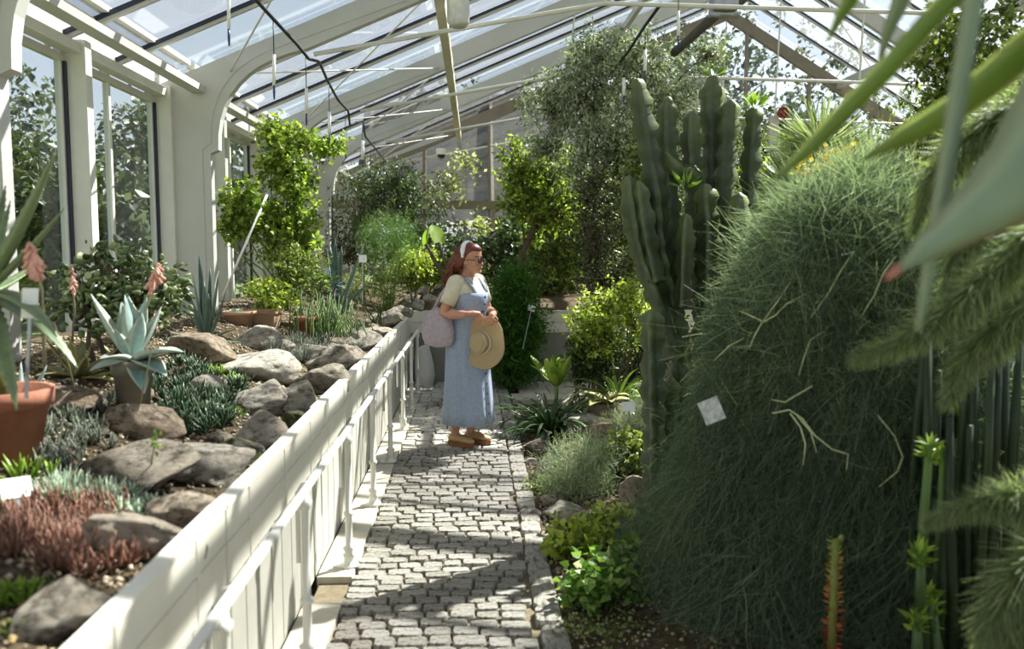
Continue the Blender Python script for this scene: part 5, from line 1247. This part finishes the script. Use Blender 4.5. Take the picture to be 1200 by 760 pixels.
# airy wisps on the crown, coloured paler to paint in the sun on it
n = 20000; th = rng.uniform(0, 6.283, n); z = .9+1.05*rng.random(n)**.55; rad = wr(z)*rng.uniform(.9, 1.1, n)+.03
P = np.zeros((n, 5, 3)); d0 = unit(rng.normal(0, 1, (n, 3))+np.array([0, 0, .1]))*rng.uniform(.05, .18, (n, 1)); cu = rng.normal(0, .07, (n, 3))
for k in range(5): t = k/4; P[:, k] = np.stack([WB.x+rad*np.cos(th), WB.y+rad*np.sin(th), z], 1)+d0*t+cu*t*t
ribbons('wisps', P, .0014, leafmat('sunlit_crown_wisp', ['#74876a', '#a0b28e', '#c8d3b4'], .5, .5, tint=(1.25, 1.35, .9, 1)), ws, rng, np.clip(rng.normal(.55, .25, n), 0, 1))
m = MB(); rg = random.Random(4)
for k in range(26):
    a = rg.uniform(0, 6.28); zt = rg.uniform(1.5, 1.8); r1 = float(wr(zt))*.9
    m.tube([WB+Vector((rg.uniform(-.08, .08), rg.uniform(-.08, .08), 0)), WB+Vector((r1*.35*math.cos(a), r1*.3*math.sin(a), zt*.6)), WB+Vector((r1*.7*math.cos(a), r1*.6*math.sin(a), zt)), WB+Vector((r1*1.15*math.cos(a), r1*math.sin(a), zt-.25))], [.02, .014, .009, .004], 6)
m.build('stems', M['bark'], ws, True)
pl = MB()                                             # bare pale shoots that stand out of the curtain
for pix in (((927, 330), (912, 352), (893, 378), (884, 394), (878, 408)), ((893, 376), (876, 368), (866, 364)), ((893, 378), (908, 370), (922, 356), (945, 344)), ((966, 388), (950, 398), (942, 420), (936, 440)), ((905, 484), (925, 480), (940, 490), (955, 510), (975, 526), (994, 532), (992, 550)), ((926, 484), (938, 500), (944, 520), (941, 545)), ((935, 488), (950, 505), (957, 530)), ((1028, 486), (1048, 510), (1058, 535), (1052, 552), (1030, 570)), ((836, 423), (855, 405), (872, 396)), ((952, 452), (935, 462), (920, 471), (904, 468)), ((1050, 300), (1035, 320), (1025, 345), (1010, 370)), ((1000, 295), (985, 318), (970, 345), (950, 372))):
    def surf(px, py):
        d = ray(px, py); t = 3.0
        while t < 4.3:
            p = EYE+d*(t/d.y); q = ((p.x-WB.x)**2+(p.y-WB.y)**2)**.5
            if q < float(wr(p.z))*1.2+.02: return p
            t += .01
        return EYE+d*(3.7/d.y)
    pl.tube([surf(*q) for q in pix], [.0038]*(len(pix)-1)+[.002], 5, r=1.0)
pl.build('bare_shoots', leafmat('pale_shoot', ['#8fa06c', '#b4bd8c', '#c3c99a'], .1), ws, True, rnd=True)
# ------------------------------------------------------------------ right: green rod stems with leafy tips
M['rod'] = leafmat('rod_stem', ['#25331f', '#35492a', '#52703a', '#7b9a46'], .1, .4)
rb = br(1130, 820, 2.75)
rt = thing('rod_euphorbia', 'thicket of dark upright green rods with bright leafy tips', 'euphorbia', rb); rg = random.Random(8)
tips = [(1090, 520, 2.75, .9), (1106, 528, 2.8, .9), (1078, 648, 2.65, .7), (1074, 722, 2.6, .7), (1094, 715, 2.7, .8), (1088, 695, 2.7, .6), (1125, 480, 3.0, .5), (1128, 420, 3.1, .4)]
for k in range(34): tips.append((rg.uniform(1085, 1230), rg.uniform(340, 520), rg.uniform(2.7, 3.4), rg.uniform(.0, .35)))
for i, (px, py, Y, fr) in enumerate(tips):
    top = at(px, py, Y); base = Vector((top.x+rg.gauss(0, .03), top.y+rg.gauss(0, .03), 0)); base.z = bed_right(base.x, base.y)-.01
    m = MB(); m.tube([base, base.lerp(top, .35)+Vector((rg.gauss(0, .004), 0, 0)), base.lerp(top, .7)+Vector((rg.gauss(0, .004), 0, 0)), top], [.017, .018, .017, .012], 8, r=[fr*.35]*16+[fr*.7]*8+[min(1, fr*1.0)]*8)
    st = m.build('stem', M['rod'], rt, True, rnd=True)
    if i < 8:
        n = 44; d = rand_dirs(n, rng); d[:, 2] = np.abs(d[:, 2])+.2; f = rng.random(n)
        pos = np.array(top)[None]-np.array([0, 0, 1])*(f*.06)[:, None]
        scatter('tip_leaves', 'olive', pos, d, rng.uniform(.04, .07, n), M['brightr'], rt, rng)
# red-tipped spiny stem in front of the weeping shrub
M['spur'] = leafmat('spur', ['#a8403a', '#c46a4a', '#c9a24e', '#a9b45a'], .2, .5)
p0 = at(974, 790, 2.85); top = at(979, 632, 2.85); p0.z = bed_right(p0.x, p0.y)
t = thing('spiny_stem', 'single upright green stem set with red and yellow spurs', 'succulent', p0)
MB().tube([p0, p0.lerp(top, .5), top], [.016, .015, .012], 8, r=.75).build('stem', leafmat('spur_stem', ['#55682f', '#75843f', '#86924a'], .1), t, True, rnd=True)
n = 280; f = rng.random(n); a = rng.uniform(0, 6.28, n); pos = np.array(p0)[None]*(1-f[:, None])+np.array(top)[None]*f[:, None]
d = np.stack([np.cos(a), np.sin(a), .15+f*.5], 1); scatter('spurs', 'narrow', pos+unit(d)*.008, d, .042*(1-.35*f), M['spur'], t, rng, rnd=np.clip(f*1.1+rng.normal(-.1, .12, n), 0, 1))
# ------------------------------------------------------------------ feathery fronds at the right edge
M['frond'] = leafmat('frond_leaf', ['#4f5f40', '#71825a', '#97a47c', '#bac29f'], .5, .45)
def frond(parent, pts, ll, n, seed, up=0.0, width='needle'):
    rg = np.random.default_rng(seed); P = np.array([list(p) for p in pts]); t = np.sort(rg.random(n)); k = len(P)-1
    f = t*k; i = np.minimum(f.astype(int), k-1); u = (f-i)[:, None]; pos = P[i]*(1-u)+P[i+1]*u; tan = unit(P[i+1]-P[i])
    side = unit(np.cross(tan, np.array([0, 1.0, 0.2])))*np.where(rg.random(n) < .5, 1, -1)[:, None]
    d = side*.75+tan*.9+rg.normal(0, .55, (n, 3))+np.array([0, 0, up]); L = 1.55*ll*(1-.72*t**1.6)*rg.uniform(.75, 1.1, n)
    fo = scatter('leaflets', width, pos, d, L, M['frond'], parent, rg); fo.name = 'frond'
    m = MB().tube(pts, [.005]*(len(pts)-1)+[.002], 6); m.build('rachis', M['gstem'], fo, True)
fr = thing('foxtail_fern', 'feathery foxtail fern with arching plumes at the right edge', 'fern', br(1260, 760, 2.3))
frc = Vector(br(1260, 760, 2.3))
for k, (Y, ll, nn, pix) in enumerate((
        (2.2, .075, 700, ((1250, 610), (1220, 585), (1180, 578), (1120, 592), (1085, 612))),
        (2.1, .10, 700, ((1260, 640), (1215, 655), (1180, 690), (1160, 730), (1150, 780))),
        (2.4, .10, 800, ((1250, 300), (1210, 345), (1170, 380), (1130, 420), (1110, 470))),
        (2.3, .09, 800, ((1250, 250), (1200, 280), (1150, 330), (1100, 370), (1050, 400), (1000, 420))),
        (2.1, .08, 700, ((1260, 700), (1225, 705), (1195, 730), (1185, 780))),
        (2.6, .10, 900, ((1240, 200), (1190, 215), (1150, 250), (1120, 300), (1105, 360))),
        (2.6, .10, 900, ((1240, 120), (1180, 130), (1130, 165), (1090, 210), (1070, 270))),
        )):
    frond(fr, [at(px, py, Y) for px, py in pix], ll, nn*5, 200+k, -.75, 'hair')
    a = at(*pix[0], Y); MB().tube([frc, frc.lerp(a, .5)+Vector((.12, 0, .1)), a], [.012, .009, .005], 6).build('stalk', M['gstem'], fr, True)
shrub('bright_shrub', 'bright leafy shrub filling the space under the right roof slope', 'shrub', br(1170, 700, 4.2), [E(1130, 60, 4.2, 130, 130), E(1180, 150, 4.0, 160, 160), E(1110, 150, 4.4, 100, 100), E(1180, 260, 3.9, 130, 120), E(1120, 235, 4.2, 90, 80)], 11000, .042, 'oval', M['fill1'], 'bark', .025, 12, .2, seed=95, shell=2.0)
shrub('dark_bush', 'deep shaded bush behind the green rods', 'shrub', br(1150, 700, 3.9), [E(1150, 370, 3.9, 150, 120), E(1170, 470, 3.8, 170, 160), E(1180, 600, 3.7, 160, 200)], 8000, .05, 'oval', M['dark'], 'bark', .02, 12, .2, seed=96, shell=2.0)
# ------------------------------------------------------------------ agave blades close to the viewer
M['blade'] = succulent('grey_blade', '#7c8f78', '#9aaa93', '#b3bd92', .45, 4, trans=.12)
M['blade_g'] = succulent('green_blade', '#5d7a34', '#7c9645', '#a9b763', .4, 4, trans=.3)
fgb = Vector((1.25, 1.15, 0)); fgb.z = bed_right(fgb.x, fgb.y)
fg = thing('tree_aloe', 'tall stemmed aloe whose long blades hang down over the bed', 'aloe', fgb)
cr = at(1330, -40, 1.15)
MB().tube([fgb, Vector((1.22, 1.15, .9)), cr], [.06, .055, .05], 10).build('trunk', M['bark'], fg, True)
def blade(pix, wpx, mat, Y0, Y1):
    k = len(pix); rings = []; rr = []; pts = [at(px, py, Y0+(Y1-Y0)*i/(k-1)) for i, (px, py) in enumerate(pix)]
    pts = [cr]+pts; wpx = [wpx[0]*1.1]+list(wpx)
    for i, p in enumerate(pts):
        d = (pts[min(i+1, k)]-pts[max(i-1, 0)]).normalized(); s = d.cross(Vector((0, 1, .15))).normalized(); nn = s.cross(d)
        hw = wpx[i]*p.y/2000
        rings.append([p-s*hw+nn*hw*.25, p-s*hw*.4-nn*.0, p+s*hw*.4, p+s*hw+nn*hw*.25, p+s*hw*.5-nn*.008, p-s*hw*.5-nn*.008]); rr += [1, 0, 0, 1, .1, .1]
    b = MB().loft(rings, True, rr).build('leaf', mat, fg, True, rnd=True); return b, pts[-1], (pts[-1]-pts[-2]).normalized()
tipm = paint('red_tip', '#c08a78', '#b3654f', 5, .5)
b1 = blade([(1250, 140), (1200, 212), (1130, 262), (1085, 292), (1052, 316)], [130, 112, 62, 34, 6], M['blade'], 1.05, 1.0)
blade([(1230, -80), (1110, 2), (1040, 82), (990, 132), (945, 178), (910, 208)], [30, 27, 26, 23, 17, 4], M['blade_g'], 1.2, 1.35)
blade([(1260, 10), (1180, 80), (1120, 128), (1060, 160), (1012, 186)], [48, 44, 36, 24, 4], M['blade_g'], 1.25, 1.4)
blade([(1165, -60), (1143, 0), (1128, 90), (1112, 190), (1096, 280), (1084, 340), (1074, 388)], [26, 26, 26, 24, 20, 15, 4], M['blade'], 1.15, 1.1)
blade([(1020, -60), (998, 0), (985, 20), (972, 42)], [26, 20, 13, 3], M['blade_g'], 1.4, 1.5)
blade([(1072, -40), (1058, 0), (1040, 40), (1030, 72)], [30, 24, 14, 3], M['blade'], 1.5, 1.6)
o, p, d = b1; MB().tube([p-d*.004, p+d*.012, p+d*.022], [.006, .005, .001], 8).build('tip', tipm, o, True)
# ------------------------------------------------------------------ right bed floor plants
def strap(name, label, base, n, L, mats, seed, curve=-1.7, W=.028, el=(88, 35)):
    ms = [leafmesh('leaf', mats, W, .006, curve*k, 9, wp=(.7, .9, 1, 1, .95, .85, .7, .45, .04), chan=1.2, curve_p=1.3) for k in (.6, 1.0, 1.25)]
    return rosette(name, label, 'plant', base, ms, n, L, el, seed, rootr=.035)
M['strap_d'] = succulent('dark_strap', '#25401f', '#3a5c2a', '#4c6e38', .35, 6, trans=.25)
M['strap_l'] = succulent('light_strap', '#7b9a3f', '#a5bd63', '#b9cc7d', .35, 6, trans=.35)
p = on_right(645, 512); strap('strap_leaf_plant', 'dark arching strap leaved plant leaning over the walk edge', p, 64, .62, M['strap_d'], 3)
p = on_right(727, 487)+Vector((.02, .3, 0)); strap('strap_leaf_plant', 'light green strap leaved plant before the yellow green shrub', p, 60, .60, M['strap_l'], 5, W=.04)
# bright fern like leaves
c = on_right(650, 500)+Vector((.05, .45, 0)); wl = (.3, .7, .95, 1, 1, .95, .8, .5, .1); 
M['birdn'] = succulent('nest_leaf', '#93b53a', '#bdd45a', '#c9de74', .35, 6, trans=.5)
fl = [leafmesh('leaf', M['birdn'], .16, .008, k, 9, wp=wl, chan=.8) for k in (.25, -.35)]
top = at(652, 452, c.y); t = rosette('nest_fern', 'sunlit yellow green fern with broad upright leaves', 'fern', (top.x, top.y, top.z), fl, 13, .36, (82, 35), 8)
MB().tube([(top.x, top.y, bed_right(top.x, top.y)-.01), top+Vector((0, 0, .01))], [.02, .018], 8).build('trunk', M['gstem'], t, True)
# bushes
M['silver'] = leafmat('silver_bush', ['#70825f', '#9dac8b', '#c6cfb8'], .3, .5)
def rb_(px, py): p = on_right(px, py); return (p.x, p.y, p.z)
p = on_right(682, 588); Yb = p.y+.15
shrub('silver_bush', 'silvery green needle leaved bush between rocks near the walk', 'shrub', (p.x, Yb, bed_right(p.x, Yb)), [E(680, 545, Yb, 90, 70), E(660, 560, Yb, 60, 50), E(700, 535, Yb+.1, 60, 60), E(690, 570, Yb-.05, 70, 40)], 9000, .05, 'needle', M['silver'], 'gstem', .006, 16, -.5, 1.3, seed=101, stems=3)
p = on_right(735, 580); Yb = p.y+.35
shrub('green_bush', 'small round leafed green bush beside the silvery bush', 'shrub', (p.x, Yb, bed_right(p.x, Yb)), [E(735, 530, Yb, 60, 60), E(725, 555, Yb, 50, 40)], 1800, .04, 'round', M['fill1'], 'gstem', .007, 10, .0, seed=102, stems=2)
p = on_right(745, 520); Yb = p.y+.5
shrub('pale_bush', 'pale wiry bush behind the green bush at the cactus foot', 'shrub', (p.x, Yb, bed_right(p.x, Yb)), [E(735, 497, Yb, 60, 40), E(750, 480, Yb, 40, 60)], 4000, .045, 'needle', M['silver'], 'gstem', .006, 14, -.3, seed=103, stems=2)
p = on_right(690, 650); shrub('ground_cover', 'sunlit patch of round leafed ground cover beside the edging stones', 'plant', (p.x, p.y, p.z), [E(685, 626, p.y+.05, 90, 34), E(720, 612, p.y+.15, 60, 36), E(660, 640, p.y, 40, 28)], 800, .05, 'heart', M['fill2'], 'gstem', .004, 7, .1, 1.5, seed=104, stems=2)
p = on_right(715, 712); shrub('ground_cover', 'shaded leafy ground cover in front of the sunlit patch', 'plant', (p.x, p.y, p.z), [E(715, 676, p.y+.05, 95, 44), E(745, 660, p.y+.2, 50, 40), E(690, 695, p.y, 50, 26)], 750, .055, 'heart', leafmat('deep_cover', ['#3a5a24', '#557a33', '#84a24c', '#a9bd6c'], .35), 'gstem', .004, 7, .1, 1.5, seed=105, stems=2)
p = on_right(705, 745); shrub('seedlings', 'low sparse seedlings on the dark soil at the path edge', 'plant', (p.x, p.y, p.z), [E(700, 735, p.y+.02, 110, 16), E(745, 745, p.y, 60, 20)], 500, .022, 'oval', M['fill1'], 'gstem', .002, 5, .1, 3, seed=106, stems=2)
p = on_right(640, 575); shrub('low_herb', 'low dark herb creeping between the edging stones and a grey rock', 'plant', (p.x, p.y, p.z), [E(634, 572, p.y, 40, 26)], 500, .03, 'oval', M['fill1'], 'gstem', .003, 7, .1, 2, seed=107)
for a in ((665, 600, 46, 26, 'flat pale rock beside the silvery bush'), (640, 546, 26, 32, 'rounded pale rock at the walk edge above the silvery bush'), (652, 584, 26, 22, 'brown rock under the silvery bush', 'rock_w'), (738, 612, 60, 46, 'large rough rock above the sunlit ground cover'), (752, 575, 36, 50, 'tall tan boulder leaning against the cactus stem', 'rock_w'), (642, 625, 18, 14, 'small square stone on the bare soil', 'rock_w'), (726, 650, 46, 20, 'low rock between the two ground covers'), (688, 492, 56, 34, 'sunny boulder behind the dark strap leaves'), (672, 472, 40, 24, 'pale boulder below the bright fern'), (630, 522, 30, 18, 'grey rock in the shade of the strap leaves'), (712, 505, 40, 22, 'tan rock beside the dark planter', 'rock_w'), (700, 470, 30, 22, 'light rock before the light strap leaves')):
    rock(*a[:5], mat=a[5] if len(a) > 5 else 'rock', fn=on_right)
for px, py in ((615, 505), (622, 540), (612, 490), (628, 600), (660, 690), (655, 730), (635, 512), (700, 700), (610, 478)):
    rock(px, py, 14, 9, 'small loose stone on the soil beside the edging stones', fn=on_right, group='loose stones of the right bed')
p = on_right(714, 500); t = thing('planter', 'dark weathered wooden planter with broad drooping leaves', 'planter', (p.x, p.y+.2, p.z-.02))
MB().lathe([(.10, 0), (.15, .12), (.16, .2), (.14, .2), (.13, .17)], n=18).build('tub', M['bark'], t, True, True)
pm2 = leafmesh('leaf', M['aloe_y'], .22, .012, -.9, 9, wp=wl, chan=1)
for k in range(8): put('leaf', pm2, t, (0, 0, .17), (R(35+10*(k % 3)), 0, k*.8), .26)
# ================================================================== OUTSIDE: trees beyond the glass
OUTL = leafmat('outdoor_leaf', ['#1f2a1b', '#333f2b', '#505b45', '#737c69'], .2)
for k, (x, y, z, r, lb) in enumerate(((-7.5, 9, 3.0, 2.2, 'light green tree outside the first wall windows'), (-11, 19.5, 3.5, 3.0, 'big tree outside the far wall windows'), (-6.5, 21, 3.0, 2.6, 'tree outside the left end of the gable'), (-5.8, 13.5, 1.6, 1.4, 'low bush outside the wall windows'), (1, 24.5, 3.0, 3.6, 'broad tree outside the middle of the gable'), (8.5, 24.5, 4.6, 4.2, 'broad tree outside the right of the gable'), (-15.5, 9.5, 5, 3, 'tall tree standing further out beyond the wall windows'))):
    shrub('outdoor_tree', lb, 'tree', (x, y, -.12), [(x, y, z, r, r, r*.9), (x+r*.5, y-r*.4, z-r*.4, r*.7, r*.7, r*.6), (x-r*.4, y+r*.3, z+r*.4, r*.7, r*.7, r*.6)], 9000, .22, 'oval', OUTL, 'bark', .12, 12, .2, seed=120+k, group='trees outside the glass', shell=2.0)
for x, lb in ((-1.9, 'dark hedge bush outside the gable behind the elephant ear'), (.6, 'dark hedge bush outside the gable behind the leaning tree'), (3.1, 'dark hedge bush outside the gable behind the olive tree'), (5.6, 'dark hedge bush outside the gable behind the cactus')):
    shrub('hedge_bush', lb, 'hedge', (x, 21.2, -.12), [(x, 21.2, 1.0, 1.35, .9, 1.2), (x+.5, 21.3, 1.6, .9, .7, .9)], 3600, .15, 'oval', M['dark'], 'bark', .05, 12, .2, seed=int(140+x*10), group='hedge outside the gable')
